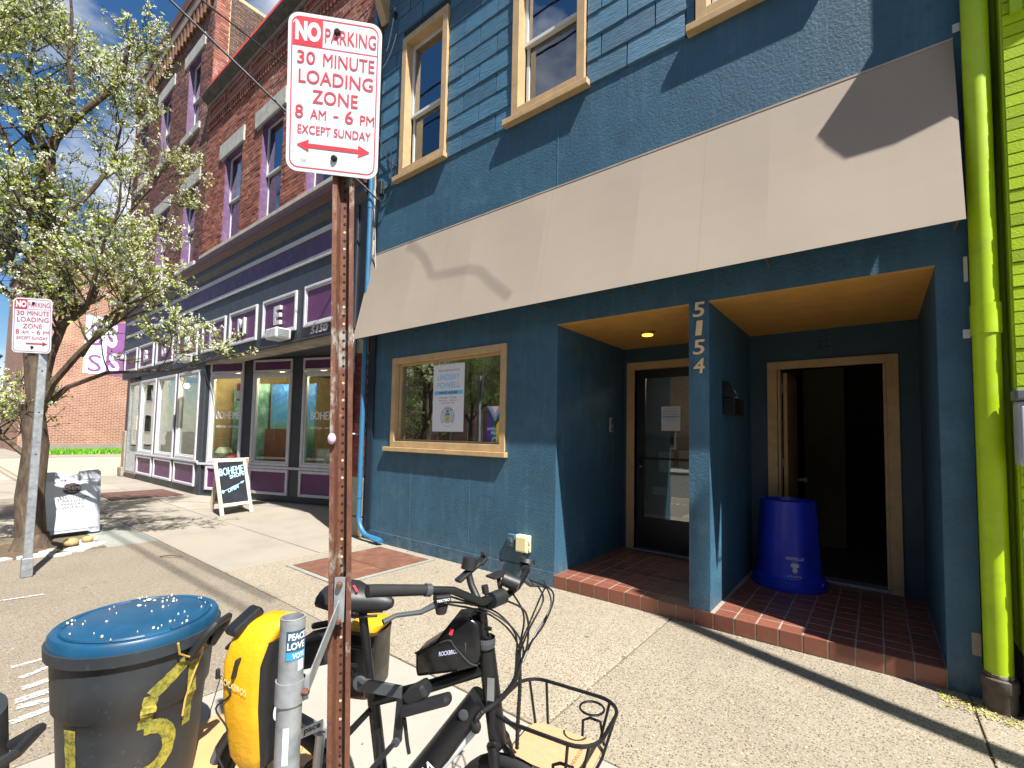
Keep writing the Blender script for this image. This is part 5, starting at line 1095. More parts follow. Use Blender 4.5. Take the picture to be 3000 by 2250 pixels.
SPRH = NT('yellow_overspray'); SPRH.color(lin('#a8a04a')); SPRH.rough(.7); SPRH.l(SPRH.math('MULTIPLY', SPRH.ramp(SPRH.noise(260, 3, .6), (.42, 0), (.62, 1)), .55), SPRH.b.inputs['Alpha'])
def can_r(z, h=.70, r0=.235, r1=.285):
    r = r0+(r1-r0)*z/h
    if z > h*.60: r += .012
    return r
def bin_body(root, c, h=.70, inv=False):
    c = Vector(c); zs = [0, .012, .05, .2, .35, h*.595, h*.625, h*.8, h*.93, h*.935, h]
    prof = []
    for z in zs:
        r = can_r(z, h)
        if z >= h*.934: r += .018
        prof.append((r, (h-z) if inv else z))
    o = MB().lathe(prof, c, 40).build('body', CANB.m, root, smooth=True); return o
bc = Vector((-2.655, .662, 0))
tb = thing('dustbin', 'dark grey dustbin with speckled blue lid and yellow spray painted number 57', 'dustbin', bc)
bin_body(tb, bc)
ld = MB().lathe([(.300, -.045), (.305, -.04), (.304, -.005), (.296, .006), (.285, .009), (.27, .004), (.262, .002), (.25, .010), (.24, .012), (.19, .014), (.18, .018), (.10, .022), (.002, .024)], bc+Vector((0, 0, .735)), 48).build('lid', LIDM.m, tb, smooth=True)
rg = MB()
for a0, a1 in ((10, 70), (85, 160), (175, 250), (265, 350)):
    pts = [bc+Vector((math.cos(rad(a))*.262, math.sin(rad(a))*.262, .742)) for a in [a0+(a1-a0)*i/12 for i in range(13)]]
    rg.tube(pts, .008, 6)
rg.build('lid_rib', LIDM.m, ld, smooth=True)
pe = MB()
for i in range(46):
    a, r = random.uniform(0, 6.3), .28*math.sqrt(random.random()); s_ = random.choice((.0018, .0022, .003, .005)); p = bc+Vector((math.cos(a)*r, math.sin(a)*r, .7628 if r < .1 else (.7575 if r < .19 else .754)))
    pe.lathe([(s_, -.004), (s_*.8, .003)], p, 7)
pe.build('petal_litter', M('petal_cream', '#cfc0a4', .8, var=.25, vs=30), ld)['kind'] = 'stuff'
for i in range(5):
    a, r = random.uniform(1.5, 4), random.uniform(.1, .2); p = bc+Vector((math.cos(a)*r, math.sin(a)*r, .760)); MB().ball(p, .006+.006*random.random(), 7, 5, (1.6, 1, .3)).build('dropping', M('white_dropping', '#c5c6bd', .8, var=.2, vs=40), ld, smooth=True)
for ang in (38,):
    d = Vector((math.cos(rad(ang)), math.sin(rad(ang)), 0)); sd = Vector((-d.y, d.x, 0)); hp = [bc+d*.285+sd*.075+Vector((0, 0, .60)), bc+d*.35+sd*.075+Vector((0, 0, .70)), bc+d*.375+sd*.05+Vector((0, 0, .735)), bc+d*.375-sd*.05+Vector((0, 0, .735)), bc+d*.35-sd*.075+Vector((0, 0, .70)), bc+d*.285-sd*.075+Vector((0, 0, .60))]
    MB().tube(hp, [.02, .017, .015, .015, .017, .02], 10).build('handle', BLACKP, tb, smooth=True)
def onbin(a, o, z):
    t = rad(-14)+a/.27; r = can_r(z)+o; return bc+Vector((math.cos(t)*r, math.sin(t)*r, z))
def stroke(mb, pts, w_, n=10, off=.003):
    pp = []
    for (a, b), (c, d) in zip(pts[:-1], pts[1:]):
        for i in range(n): pp.append(Vector((a+(c-a)*i/n, b+(d-b)*i/n)))
    pp.append(Vector(pts[-1]))
    nn = []
    for i in range(len(pp)):
        d = (pp[min(i+1, len(pp)-1)]-pp[max(i-1, 0)]).normalized(); nn.append(Vector((-d.y, d.x))*w_/2*random.uniform(.92, 1.08))
    for i in range(len(pp)-1):
        p, q = pp[i], pp[i+1]
        mb.face([onbin(v_.x, off if abs(v_.y-.427) > .02 else off+.006, v_.y) for v_ in (p-nn[i], q-nn[i+1], q+nn[i+1], p+nn[i])])
mb = MB(); cur = [(.05+.085*math.cos(rad(t)), .27+.095*math.sin(rad(t))) for t in range(100, -130, -15)]
for st_, w2, n2 in (([(.17, .60), (.05, .50)], .05, 10), ([(.05, .50), (.035, .365)], .048, 10), (cur, .055, 3), ([(.20, .58), (.21, .30)], .045, 10), ([(-.23, .40), (-.225, .2), (-.2, .1)], .055, 10)):
    mb = MB(); stroke(mb, st_, w2, n2); mb.build('spray_stroke', SPRAY.m, tb, recalc=False)
CORD = M('yellow_cord', '#b9974a', .7, var=.15)
MB().tube([onbin(.11, .035, .70), onbin(.12, .03, .65), onbin(.16, .02, .615), onbin(.20, .02, .62), onbin(.23, .03, .63), onbin(.2, .04, .66), onbin(.22, .02, .60), onbin(.2, .01, .52), onbin(.185, .01, .42), onbin(.18, .01, .35)], .0045, 6).build('tie_cord', CORD, tb, smooth=True)
b2 = Vector((-2.17, -.02, 0)); tb2 = thing('dustbin', 'dark upturned dustbin cut off by the left edge of the picture', 'dustbin', b2); bin_body(tb2, b2, .74, True)
for ang in (60, 240):
    d = Vector((math.cos(rad(ang)), math.sin(rad(ang)), 0)); sd = Vector((-d.y, d.x, 0)); MB().tube([b2+d*.24+sd*.07+Vector((0, 0, .62)), b2+d*.31+sd*.06+Vector((0, 0, .66)), b2+d*.31-sd*.06+Vector((0, 0, .66)), b2+d*.24-sd*.07+Vector((0, 0, .62))], .016, 8).build('handle', BLACKP, tb2, smooth=True)
mb = MB(); [mb.face([b2+Vector((math.cos(t)*(.279), math.sin(t)*.279, z)) for t, z in ((.55+i*.08, .12), (.63+i*.08, .12), (.63+i*.08, .2), (.55+i*.08, .2))]) for i in range(4)]; mb.build('spray_mark', SPRAY.m, tb2, recalc=False)
# upside-down blue recycling bin in the right recess
RBL = M('recycling_blue', '#1a2eb0', .38, var=.14, vs=4, bump=.05, bs=60, dirt='#3a478f', da=.25, ds=14); c = Vector((-.74, 5.60, ZF+.002))
rc_ = thing('recycling_bin', 'blue recycling bin standing upside down in the open doorway recess', 'recycling bin', c)
nb = 48; mb = MB(); prof = [(.335, .0), (.338, .02), (.322, .03), (.322, .10), (.298, .115), (.293, .16), (.255, .84), (.247, .86), (.23, .862)]
base = len(mb.v)
for i, (r, z) in enumerate(prof):
    for j in range(nb):
        a = 2*math.pi*j/nb; rr = r
        if .14 < z < .85 and (j % 8) in (2, 3, 4, 5) : rr -= .016
        mb.v.append(c+Vector((math.cos(a)*rr, math.sin(a)*rr, z)))
for i in range(len(prof)-1):
    for j in range(nb): mb.f.append((i*nb+j, i*nb+(j+1) % nb, (i+1)*nb+(j+1) % nb, (i+1)*nb+j)); mb.t.append(.5)
mb.lathe([(.23, .862), (.22, .83), (.01, .825)], c, nb, caps=False); mb.build('body', RBL, rc_, smooth=True)
for ang in (170, 350):
    d = Vector((math.cos(rad(ang)), math.sin(rad(ang)), 0)); sd = Vector((-d.y, d.x, 0)); MB().bar(c+d*.29-sd*.08+Vector((0, 0, .07)), c+d*.29+sd*.08+Vector((0, 0, .07)), .09, .05).build('handle', RBL, rc_, bevel=.015)
def onrb(a, o, z): t = rad(-72)+a/.27; r = .300-(z-.12)*.06+o; return c+Vector((math.cos(t)*r, math.sin(t)*r, z))
mb = MB(); ups = lambda a, o, b: onrb(-a, o, -b)
lettering(mb, 'Property of', ups, -.05, .06, -.165, -.14, .004); lettering(mb, 'PITTSBURGH', ups, -.075, .07, -.335, -.305, .004, .02); lettering(mb, 'CITY OF', ups, -.02, .02, -.295, -.285, .004)
for a, b, w_, h_ in ((0, .20, .02, .03), (0, .245, .034, .03)): mb.face([onrb(a-w_, .004, b), onrb(a, .004, b-h_*.6), onrb(a+w_, .004, b), onrb(a+w_*.8, .004, b+h_), onrb(a-w_*.8, .004, b+h_)])
mb.build('white_print', WHITEP, rc_, recalc=False)
# board on the ground and sprayed marks on the pavement
bd = B1('ground_board', M('tan_board', '#b08a5e', .7, var=.06, vs=4), None, (-2.9, -1.72, -.3, 1.32, .006, .022), bevel=.003); tag(bd, 'smooth tan board lying on the concrete under the bicycle', 'board')
WSP = NT('white_spray'); WSP.color(lin('#cfcfcf')); WSP.rough(.8); WSP.b.inputs['Alpha'].default_value = 1
WSP.l(WSP.ramp(WSP.noise(60, 5, .7), (.42, 0), (.55, 1)), WSP.b.inputs['Alpha'])
for p, q, w_ in SPRAYS:
    p = Vector((*p, .0065)); q = Vector((*q, .0065)); d = (q-p).normalized(); s_ = Vector((-d.y, d.x, 0))*w_
    MB().face([p-s_, q-s_, q+s_, p+s_]).build('spray_line', WSP.m, sw, recalc=False)
# ------------------------------------------------------------------ bicycle
O_ = Vector((-1.06, 1.25, 0)); th = rad(28); U_ = Vector((math.cos(th), math.sin(th), 0)); V_ = Vector((-math.sin(th), math.cos(th), 0))
def B(s, t, z): return O_+U_*s+V_*t+Vector((0, 0, z))
bk = thing('bicycle', 'black electric bicycle with front basket parked beside the rusty sign post', 'bicycle', B(-.35, 0, 0))
FRM = M('frame_black', '#17181b', .38, metal=.2, var=.1, vs=6, bump=.03, bs=200); GREYM = M('grey_alloy', '#4d5156', .45, metal=.5, var=.1); SILV = M('silver_alloy', '#9b9fa3', .35, metal=.8)
def T(name, pts, r, mat=None, n=12, parent=None, **kw): return MB().tube(pts, r, n, **kw).build(name, mat or FRM, parent or bk, smooth=True)
fm = MB().tube([B(-.013, 0, .862), B(.034, 0, .56)], .030, 16).tube([B(-.01, 0, .80), B(-.22, 0, .715), B(-.425, 0, .645)], .021, 14).tube([B(-.43, 0, .69), B(-.36, 0, .27)], .021, 14)
fm.tube([B(-.03, 0, .70), B(-.16, 0, .52), B(-.345, 0, .285)], [.05, .055, .05], 18, sq=.82)
for t in (-.055, .055): fm.tube([B(-.37, t*.5, .28), B(-.5, t, .27), B(-.78, t*1.2, .27)], .012, 8).tube([B(-.425, t*.3, .62), B(-.55, t, .48), B(-.78, t*1.2, .28)], .010, 8)
fo = fm.build('frame', FRM, bk, smooth=True)
MB().bar(B(-.05, -.0, .60), B(-.19, -.0, .43), .05, .035).build('battery', M('battery_grey', '#b3b6b8', .4), fo, bevel=.01); MB().bar(B(-.053, -.024, .622), B(-.2, -.024, .443), .008, .006).build('yellow_stripe', M('yellow_stripe', '#d3cf1c', .4), fo)
dt_ = (B(-.16, 0, .52)-B(-.345, 0, .285)).normalized(); up_ = V_.cross(dt_)*1.0
def ondt(a, o, b): return B(-.345, 0, .285)+dt_*a-V_*(.0575+o)+dt_.cross(V_)*-b
mb = MB(); lettering(mb, 'AVENTON', ondt, .03, .27, -.018, .018, .004, .02); mb.build('lettering', PAPER, fo, recalc=False)
MB().lathe([(.017, 0), (.017, .006), (.012, .008)], B(-.075, -.047, .665), 16, -V_).build('key_lock', GREYM, fo, smooth=True); MB().ball(B(-.035, -.042, .63), .022, 12, 8, (1, .7, 1.1)).build('cable_port', BLACKR, fo, smooth=True)
hl_ = lambda a, o, b: B(.012+a*.02, 0, .74)+U_*a-V_*(.0305+o)+Vector((0, 0, b))
MB().mbox(hl_, -.012, .012, .0, .0008, -.03, .045).build('head_badge', SILV, fo)
T('seat_post', [B(-.478, 0, .955), B(-.43, 0, .67)], .0155); T('seat_clamp', [B(-.436, 0, .70), B(-.43, 0, .665)], .026)
# saddle
mb = MB(); sec = [(-.62, .08, .955, 1.035), (-.58, .094, .945, 1.056), (-.52, .086, .942, 1.056), (-.47, .058, .944, 1.042), (-.42, .038, .95, 1.028), (-.38, .028, .958, 1.018), (-.362, .014, .972, 1.004)]
n = 14
for s_, w_, z0, z1 in sec:
    for j in range(n):
        a = 2*math.pi*j/n; mb.v.append(B(s_, math.cos(a)*w_, (z0+z1)/2+math.sin(a)*(z1-z0)/2*(1 if math.sin(a) > 0 else .8)))
for i in range(len(sec)-1):
    for j in range(n): mb.f.append((i*n+j, i*n+(j+1) % n, (i+1)*n+(j+1) % n, (i+1)*n+j)); mb.t.append(.5)
mb.f += [tuple(range(n)), tuple(range((len(sec)-1)*n, len(sec)*n))]; mb.t += [.5, .5]
sd_ = mb.build('saddle', M('saddle_black', '#191a1d', .5, var=.1, bump=.05, bs=90), bk, smooth=True); MB().bar(B(-.50, -.03, 1.050), B(-.475, -.05, 1.036), .008, .006).build('red_trim', SRED, sd_)
T('saddle_rail', [B(-.57, -.03, .95), B(-.5, -.022, .938), B(-.41, -.022, .95)], .005, GREYM, 6); T('saddle_rail', [B(-.57, .03, .95), B(-.5, .022, .938), B(-.41, .022, .95)], .005, GREYM, 6)
# steering: stem, bar, grips, levers, lights
T('headset', [B(-.016, 0, .862), B(-.020, 0, .885)], .026); T('stem', [B(-.02, 0, .88), B(-.032, 0, .98), B(-.025, 0, 1.02), B(.018, .0, 1.034)], [.019, .019, .022, .024])
for z in (.905, .94): T('stem_bolt', [B(-.015, -.012, z), B(.006, -.018, z)], .007, BLACKM, 8)
bar = [B(-.285, -.335, 1.146), B(-.222, -.265, 1.131), B(-.157, -.2, 1.115), B(-.095, -.14, 1.10), B(-.055, -.10, 1.07), B(-.02, -.06, 1.043), B(.018, 0, 1.038), B(.05, .06, 1.035), B(.07, .12, 1.042), B(.085, .19, 1.062), B(.086, .26, 1.075), B(.06, .33, 1.078)]
T('handlebar', bar, .013, FRM, 12)
T('grip', [B(-.290, -.340, 1.147), B(-.275, -.323, 1.144), B(-.165, -.208, 1.118)], [.0185, .0185, .0165], BLACKR, 16); T('grip', [B(.086, .235, 1.072), B(.055, .345, 1.08)], .018, BLACKR, 16)
T('grip_clamp', [B(-.165, -.208, 1.118), B(-.152, -.195, 1.114)], .0195, GREYM, 14); T('stem_clamp', [B(.005, -.028, 1.038), B(.035, .03, 1.037)], .027, BLACKP, 14)
lv = T('brake_lever', [B(-.12, -.155, 1.095), B(-.14, -.18, 1.065), B(-.165, -.24, 1.062), B(-.22, -.295, 1.068), B(-.245, -.325, 1.058)], [.014, .011, .008, .007, .009], GREYM, 8)
MB().bar(B(-.10, -.16, 1.085), B(-.14, -.19, 1.088), .035, .022).build('reservoir', BLACKP, lv, bevel=.004)
mp_r = lambda a, o, b: B(-.12, -.18, 1.086)+U_*a*.8+V_*a*.75-V_*0+Vector((0, 0, b))+(U_*.6-V_*.8)*o
mb = MB(); lettering(mb, 'TEKTRO', mp_r, -.02, .02, -.004, .004, .0185, .02); mb.build('lettering', PAPER, lv, recalc=False)
T('bell', [B(-.125, -.165, 1.06), B(-.125, -.165, 1.035)], [.022, .016], BLACKP, 14); T('brake_lever', [B(.08, .18, 1.06), B(.11, .2, 1.03), B(.15, .26, 1.01), B(.16, .30, .99)], [.012, .010, .007, .006], GREYM, 8)
T('headlight', [B(.03, .045, 1.093), B(.085, .055, 1.072)], [.024, .025], BLACKP, 18); MB().lathe([(.021, 0), (.018, .003)], B(.085, .055, 1.0715), 18, U_*.93+Vector((0, .1, -.35))).build('headlight_lens', M('lens_silver', '#b9bdc2', .15, metal=.9), bk, smooth=True)
T('phone_mount', [B(-.03, -.065, 1.05), B(-.06, -.045, 1.09), B(-.072, -.04, 1.125)], .012, BLACKP, 12); MB().bar(B(-.10, -.08, 1.11), B(-.045, -.0, 1.155), .03, .012).build('phone_cradle', BLACKP, bk, bevel=.004); T('phone_dial', [B(-.075, -.035, 1.14), B(-.07, -.03, 1.178)], .026, BLACKP, 18); MB().bar(B(-.045, .0, 1.15), B(-.03, .02, 1.17), .035, .014).bar(B(-.03, .02, 1.165), B(-.036, .015, 1.186), .035, .01).build('phone_jaw', BLACKP, bk, bevel=.003)
T('display_bracket', [B(.03, .035, 1.036), B(.012, .05, 1.10)], .008, BLACKP, 8); T('knob_stalk', [B(-.018, -.02, 1.062), B(.0, -.025, 1.04)], .006, BLACKP, 6); MB().bar(B(-.01, .02, 1.10), B(.03, .08, 1.105), .05, .008).build('display', BLACKP, bk, bevel=.003); T('thumb_knob', [B(-.015, -.02, 1.06), B(-.02, -.02, 1.085)], .012, BLACKP, 10)
T('mirror', [B(.083, .27, 1.09), B(.085, .275, 1.105)], [.036, .032], BLACKP, 16); MB().bar(B(-.05, -.075, 1.065), B(-.045, -.05, 1.03), .03, .02).build('light_bracket', BLACKP, bk, bevel=.004)
# cables
CB = M('cable_sheath', '#121214', .45)
def curve(pts, n=8):
    p = [Vector(q) for q in pts]; p = [p[0]*2-p[1]]+p+[p[-1]*2-p[-2]]; out = []
    for i in range(1, len(p)-2):
        for k in range(n):
            t = k/n; out.append(.5*((2*p[i])+(-p[i-1]+p[i+1])*t+(2*p[i-1]-5*p[i]+4*p[i+1]-p[i+2])*t*t+(-p[i-1]+3*p[i]-3*p[i+1]+p[i+2])*t**3))
    return out+[p[-2]]
for pl in ([B(-.12, -.16, 1.07), B(-.06, -.08, 1.04), B(.02, 0, .99), B(.085, .01, .92), B(.09, .01, .84), B(.088, .0, .78)], [B(-.11, -.15, 1.06), B(-.02, -.03, 1.0), B(.06, .0, .94), B(.1, .02, .86), B(.096, .01, .78)], [B(.16, .28, 1.0), B(.15, .18, .99), B(.12, .1, .92), B(.095, .05, .86), B(.09, .01, .80)], [B(.13, .24, 1.02), B(.17, .1, 1.01), B(.13, .04, .93), B(.1, .02, .85), B(.1, 0, .78)], [B(.05, .06, 1.06), B(.11, .03, .98), B(.10, .02, .88), B(.09, .0, .8)], [B(.15, .3, 1.02), B(.19, .2, .96), B(.14, .1, .88), B(.11, .03, .82)], [B(-.10, -.14, 1.08), B(-.02, -.05, 1.02), B(.07, -.02, .96), B(.115, 0, .88), B(.1, 0, .8)], [B(.1, .2, 1.05), B(.2, .16, 1.02), B(.18, .08, .94), B(.12, .03, .86), B(.1, .01, .79)], [B(.04, .02, 1.03), B(.12, .0, 1.0), B(.13, .0, .9), B(.1, .0, .81)]):
    T('cable', curve(pl), .0035, CB, 6)
spine = curve([B(.095, .02, .86), B(.092, .0, .78), B(.044, -.02, .715), B(-.02, -.045, .672), B(-.037, -.045, .63)], 14); T('cable_wrap', spine, [.0085 if i % 2 else .0105 for i in range(len(spine))], CB, 8)
spine = curve([B(.1, .02, .83), B(.103, .02, .74), B(.102, .0, .65), B(.10, .0, .55)], 14); T('cable_wrap', spine, [.006 if i % 2 else .0075 for i in range(len(spine))], CB, 8)
# fork and wheels
hs_ = rad(6); FH = Vector((math.cos(hs_), math.sin(hs_), 0)); FN = Vector((-FH.y, FH.x, 0)); fc = B(.036, 0, .56)
fk = MB()
for t in (-.05, .05): fk.tube([fc+FN*t*.6, fc+FN*t+FH*.02-Vector((0, 0, .06)), fc+FN*t+FH*.075+Vector((0, 0, .27-.56))], [.02, .019, .013], 10)
fk.tube([fc-FN*.04, fc+FN*.04], .022, 10); fk.build('fork', FRM, bk, smooth=True)
def wheel(c, ax, r=.265):
    ax = Vector(ax).normalized(); f1 = Vector((-ax.y, ax.x, 0)); wv = bpy.data.objects.new('wheel', None); COL.objects.link(wv); wv.parent = bk
    rg = lambda rr, k: [c+f1*math.cos(6.2832*i/k)*rr+Vector((0, 0, 1))*math.sin(6.2832*i/k)*rr for i in range(k)]
    MB().tube(rg(r-.022, 40), .024, 10, closed=True).build('tyre', BLACKR, wv, smooth=True); MB().tube(rg(r-.052, 40), .011, 8, closed=True).build('rim', BLACKM, wv, smooth=True)
    sp_ = MB()
    for i in range(28): a = 6.2832*i/28; sp_.tube([c+ax*(.02 if i % 2 else -.02)+(f1*math.cos(a+.5)+Vector((0, 0, 1))*math.sin(a+.5))*.03, c+(f1*math.cos(a)+Vector((0, 0, 1))*math.sin(a))*(r-.055)], .0013, 4)
    sp_.build('spokes', SILV, wv); MB().tube([c-ax*.06, c+ax*.06], .03, 14).build('hub', BLACKM, wv, smooth=True)
wheel(B(-.78, 0, .27), V_); wheel(fc+FH*.075+Vector((0, 0, .27-.56)), FN)
T('mudguard', [B(-.78+math.cos(rad(a))*.285, 0, .27+math.sin(rad(a))*.285) for a in range(10, 175, 11)], .02, M('mudguard_grey', '#55595e', .4, var=.1), 8)
T('crank', [B(-.36, -.075, .28), B(-.42, -.085, .40)], .012, GREYM, 8); MB().lathe([(.085, 0), (.085, .004)], B(-.36, -.06, .28), 30, -V_).build('chainring', BLACKM, bk); MB().bar(B(-.42, -.09, .40), B(-.42, -.17, .40), .06, .02).build('pedal', BLACKP, bk, bevel=.004)
gd = MB().bar(B(-.66, -.085, .545), B(-.555, -.085, .60), .004, .03, V_.cross(U_)).build('chain_guard', M('guard_grey', '#a9acad', .4), bk); mq2 = lambda a, o, b: B(-.607, -.0875, .572)+(U_*.886+Vector((0, 0, .464)))*a+Vector((0, 0, b))-V_*o
mb = MB(); lettering(mb, 'pace', mq2, -.03, .04, -.01, .01, .001, .02); mb.build('lettering', INK, gd, recalc=False); T('seat_stay_bolt', [B(-.575, -.08, .56), B(-.585, -.08, .42)], .016, SILV, 10)
# rear rack
T('rack', [B(-.46, -.06, .79), B(-.98, -.06, .80), B(-1.0, 0, .80), B(-.98, .06, .80), B(-.46, .06, .79)], .007, BLACKM, 8)
for s_ in (-.6, -.75, -.9): T('rack_bar', [B(s_, -.06, .795), B(s_, .06, .795)], .006, BLACKM, 6)
for t in (-.06, .06): T('rack_stay', [B(-.8, t, .79), B(-.79, t*1.1, .29)], .006, BLACKM, 6); T('rack_stay', [B(-.5, t*.9, .79), B(-.44, t*.4, .70)], .006, BLACKM, 6)
MB().bar(B(-.69, -.02, .80), B(-.56, -.02, .84), .13, .10).build('rack_battery', BLACKP, bk, bevel=.02); T('rack_strap', [B(-.52, -.05, .87), B(-.6, 0, .90), B(-.7, .05, .86)], .012, BLACKR, 8)
# bracket arms and lock on the frame
MB().bar(B(-.445, -.07, .735), B(-.285, -.075, .728), .012, .042, Vector((0, 0, 1))).lathe([(.026, 0), (.026, .012)], B(-.44, -.064, .736), 18, -V_).build('lock_plate', M('lock_grey', '#3f4347', .5, var=.1), bk, bevel=.003)
MB().lathe([(.013, 0), (.013, .0012)], B(-.44, -.0768, .736), 3, -V_).build('lock_mark', BLACKM, bk); MB().bar(B(-.27, -.055, .70), B(-.20, -.055, .745), .07, .05).build('lock_mount', BLACKP, bk, bevel=.012); MB().bar(B(-.28, -.085, .672), B(-.11, -.085, .735), .05, .034).build('lock_holder', BLACKP, bk, bevel=.014)
MB().bar(B(-.288, -.07, .71), B(-.298, -.07, .565), .018, .03, U_).build('lock_arm', M('lock_arm', '#2d3034', .45, metal=.4), bk, bevel=.005); MB().bar(B(-.298, -.075, .57), B(-.40, -.07, .445), .016, .028, V_).build('lock_arm', M('lock_arm', '', .4), bk, bevel=.005); T('arm_pivot', [B(-.298, -.088, .568), B(-.298, -.06, .568)], .014, GREYM, 12)
T('hook', [B(-.275, -.07, .64), B(-.262, -.07, .56), B(-.255, -.07, .53)], .007, BLACKP, 6)
# front basket with wooden base, turned with the wheel
bkR = bpy.data.objects.new('basket', None); COL.objects.link(bkR); bkR.parent = bk
bh = rad(9); e1 = Vector((math.cos(bh), math.sin(bh), 0)); e2 = Vector((-e1.y, e1.x, 0)); bcen = Vector((-.885, 1.40, 0))
def rim(hx, hy, z, r_=.07, dip=0):
    return [bcen+e1*x+e2*y+Vector((0, 0, z-dip*max(0, (x/hx)))) for x, y in rrect(2*hx, 2*hy, r_, 6)]
T('rim', rim(.19, .15, .665, .085), .0065, BLACKM, 8, bkR, closed=True); T('base_ring', rim(.145, .125, .515, .06), .0055, BLACKM, 8, bkR, closed=True)
ru = rim(.19, .15, .665, .085); rl = rim(.145, .125, .515, .06)
for i in (0, 4, 7, 10, 14, 17, 21, 24): T('upright', [ru[i], rl[i]], .005, BLACKM, 6, bkR)
for sy in (-1, 1): T('side_loop', [bcen+e1*.05+e2*sy*.128+Vector((0, 0, .515)), bcen+e1*.05+e2*sy*.133+Vector((0, 0, .575)), bcen+e1*.075+e2*sy*.135+Vector((0, 0, .59)), bcen+e1*.115+e2*sy*.132+Vector((0, 0, .59)), bcen+e1*.13+e2*sy*.13+Vector((0, 0, .515))], .005, BLACKM, 6, bkR)
T('cup_ring', [bcen+e1*(.1+.042*math.cos(a))+e2*(.085+.042*math.sin(a))+Vector((0, 0, .655)) for a in [6.2832*i/20 for i in range(20)]], .004, BLACKM, 6, bkR, closed=True)
BAM = mat_wood('bamboo', '#a08060', '#b3926e', 30, (1, 12, 1), .5)
wb = MB().prism(rim(.138, .118, .517, .055), (0, 0, .012)).build('wooden_base', BAM, bkR, bevel=.002); mpb = lambda a, o, b: bcen-e2*a+e1*b+Vector((0, 0, .5292+o))
mb = MB(); lettering(mb, 'AVENTON', lambda a, o, b: bcen+e2*-a*-1+e1*-b*-1+Vector((0, 0, .5292+o)), -.06, .06, .07, .083, .0006, .01); mb.build('branding', M('burnt_mark', '#7a5836', .7), wb, recalc=False)
T('support', [fc+FH*.03, fc+FH*.09+Vector((0, 0, -.05))], .008, BLACKM, 8, bkR); T('support', [B(.02, 0, .66), bcen-e1*.14+Vector((0, 0, .55))], .008, BLACKM, 8, bkR)
# ------------------------------------------------------------------ bags hung on the bicycle
BAGB = M('bag_black', '#17181a', .35, var=.2, vs=7, bump=.25, bs=16, bd=.01); YEL = M('bag_yellow', '#c9950c', .5, var=.1, vs=5, bump=.4, bs=6, bd=.03, dirt='#8f6a10', da=.2, ds=8)
def bag_shape(secs, mp_):
    """loft of rounded sections (z, a0, a1, o0, o1)"""
    mb = MB(); n = 20
    for z, a0, a1, o0, o1 in secs:
        for j in range(n):
            t = 2*math.pi*j/n; cx_, sx_ = math.cos(t), math.sin(t); k = lambda v: math.copysign(abs(v)**.45, v)
            mb.v.append(Vector(mp_((a0+a1)/2+k(cx_)*(a1-a0)/2, (o0+o1)/2+k(sx_)*(o1-o0)/2, z)))
    for i in range(len(secs)-1):
        for j in range(n): mb.f.append((i*n+j, i*n+(j+1) % n, (i+1)*n+(j+1) % n, (i+1)*n+j)); mb.t.append(.5)
    mb.f += [tuple(range(n)), tuple(range((len(secs)-1)*n, len(secs)*n))]; mb.t += [.5, .5]; return mb
for side, (s0, s1, zt, lab) in ((-1, (-.81, -.665, .99, 'bulging yellow and black pannier bag on the near side of the bicycle')), (1, (-.64, -.485, .86, 'yellow pannier bag on the far side behind the seat post'))):
    pan = thing('pannier_bag', lab, 'bag', B((s0+s1)/2, side*.2, .5), 'panniers on the bicycle'); mp_ = lambda a, o, z, side=side: B(a, side*o, z)
    zb = zt-.46; kk = 1.0 if side < 0 else .62
    secs = [(zb, s0+.05, s1-.02, .14, .25), (zb+.05, s0+.03, s1, .11, .275), (zb+.2, s0, s1, .10, .285), (zb+.33, s0-.005, s1, .11, .285), (zb+.40, s0+.01, s1+.01, .12, .27), (zb+.44, s0+.04, s1+.03, .13, .245), (zb+.46, s0+.08, s1+.05, .15, .22)]
    secs = [(zt-(zt-z)*kk, a0, a1, o0, o1) for z, a0, a1, o0, o1 in secs]
    sb = [(z, a1-.10 if side < 0 else a1-.12, a1+.012, o0-.03, o1-.012) for z, a0, a1, o0, o1 in secs[:-2]]
    bag_shape(secs, mp_).build('front_shell', YEL, pan, smooth=True); bag_shape(sb, mp_).build('black_panel', BAGB, pan, smooth=True)
    MB().bar(mp_(s0+.02, .27, zb+.42), mp_(s0+.05, .18, zb+.475), .06, .03).build('roll_closure', BAGB, pan, bevel=.01)
    MB().bar(mp_((s0+s1)/2-.0, .289, zb+.36), mp_((s0+s1)/2-.012, .291, zb+.30), .022, .008, U_).build('buckle', BLACKP, pan, bevel=.003)
    if side < 0:
        ms_ = lambda a, o, b: B(a, -.2875-o, b-(a-s0)*.35); mb = MB(); lettering(mb, 'ROCKBROS', ms_, s0+.015, s0+.105, zb+.285, zb+.305, .003, .01); mb.build('lettering', M('logo_cream', '#e0c88a', .5), pan, recalc=False)
        zz = [(s0+.01, zb+.30), (s0+.05, zb+.25), (s0+.0, zb+.2), (s0+.045, zb+.14), (s0+.01, zb+.08), (s0+.04, zb+.02)]
        MB().tube(curve([mp_(a, .288, z) for a, z in zz], 5), .003, 5).tube([mp_(s0+.01, .285, zb+.30), mp_(s0-.05, .26, zb+.15)], .0015, 4).build('bungee_cord', BLACKR, pan); MB().bar(mp_(s0, .287, zb+.29), mp_(s0, .287, zb+.32), .012, .012).build('cord_lock', BLACKP, pan, bevel=.003)
        mb = MB(); disc(mb, lambda a, o, b: B(s1+.0135, -o, b), .2, zb+.17, .03, .0, 1.0); mb2 = MB(); mb2.face([B(s1+.0145, -(.2+.032*math.cos(6.28*i/24)), zb+.17+.034*math.sin(6.28*i/24)) for i in range(24)]); mb2.build('round_logo', PAPER, pan, recalc=False)
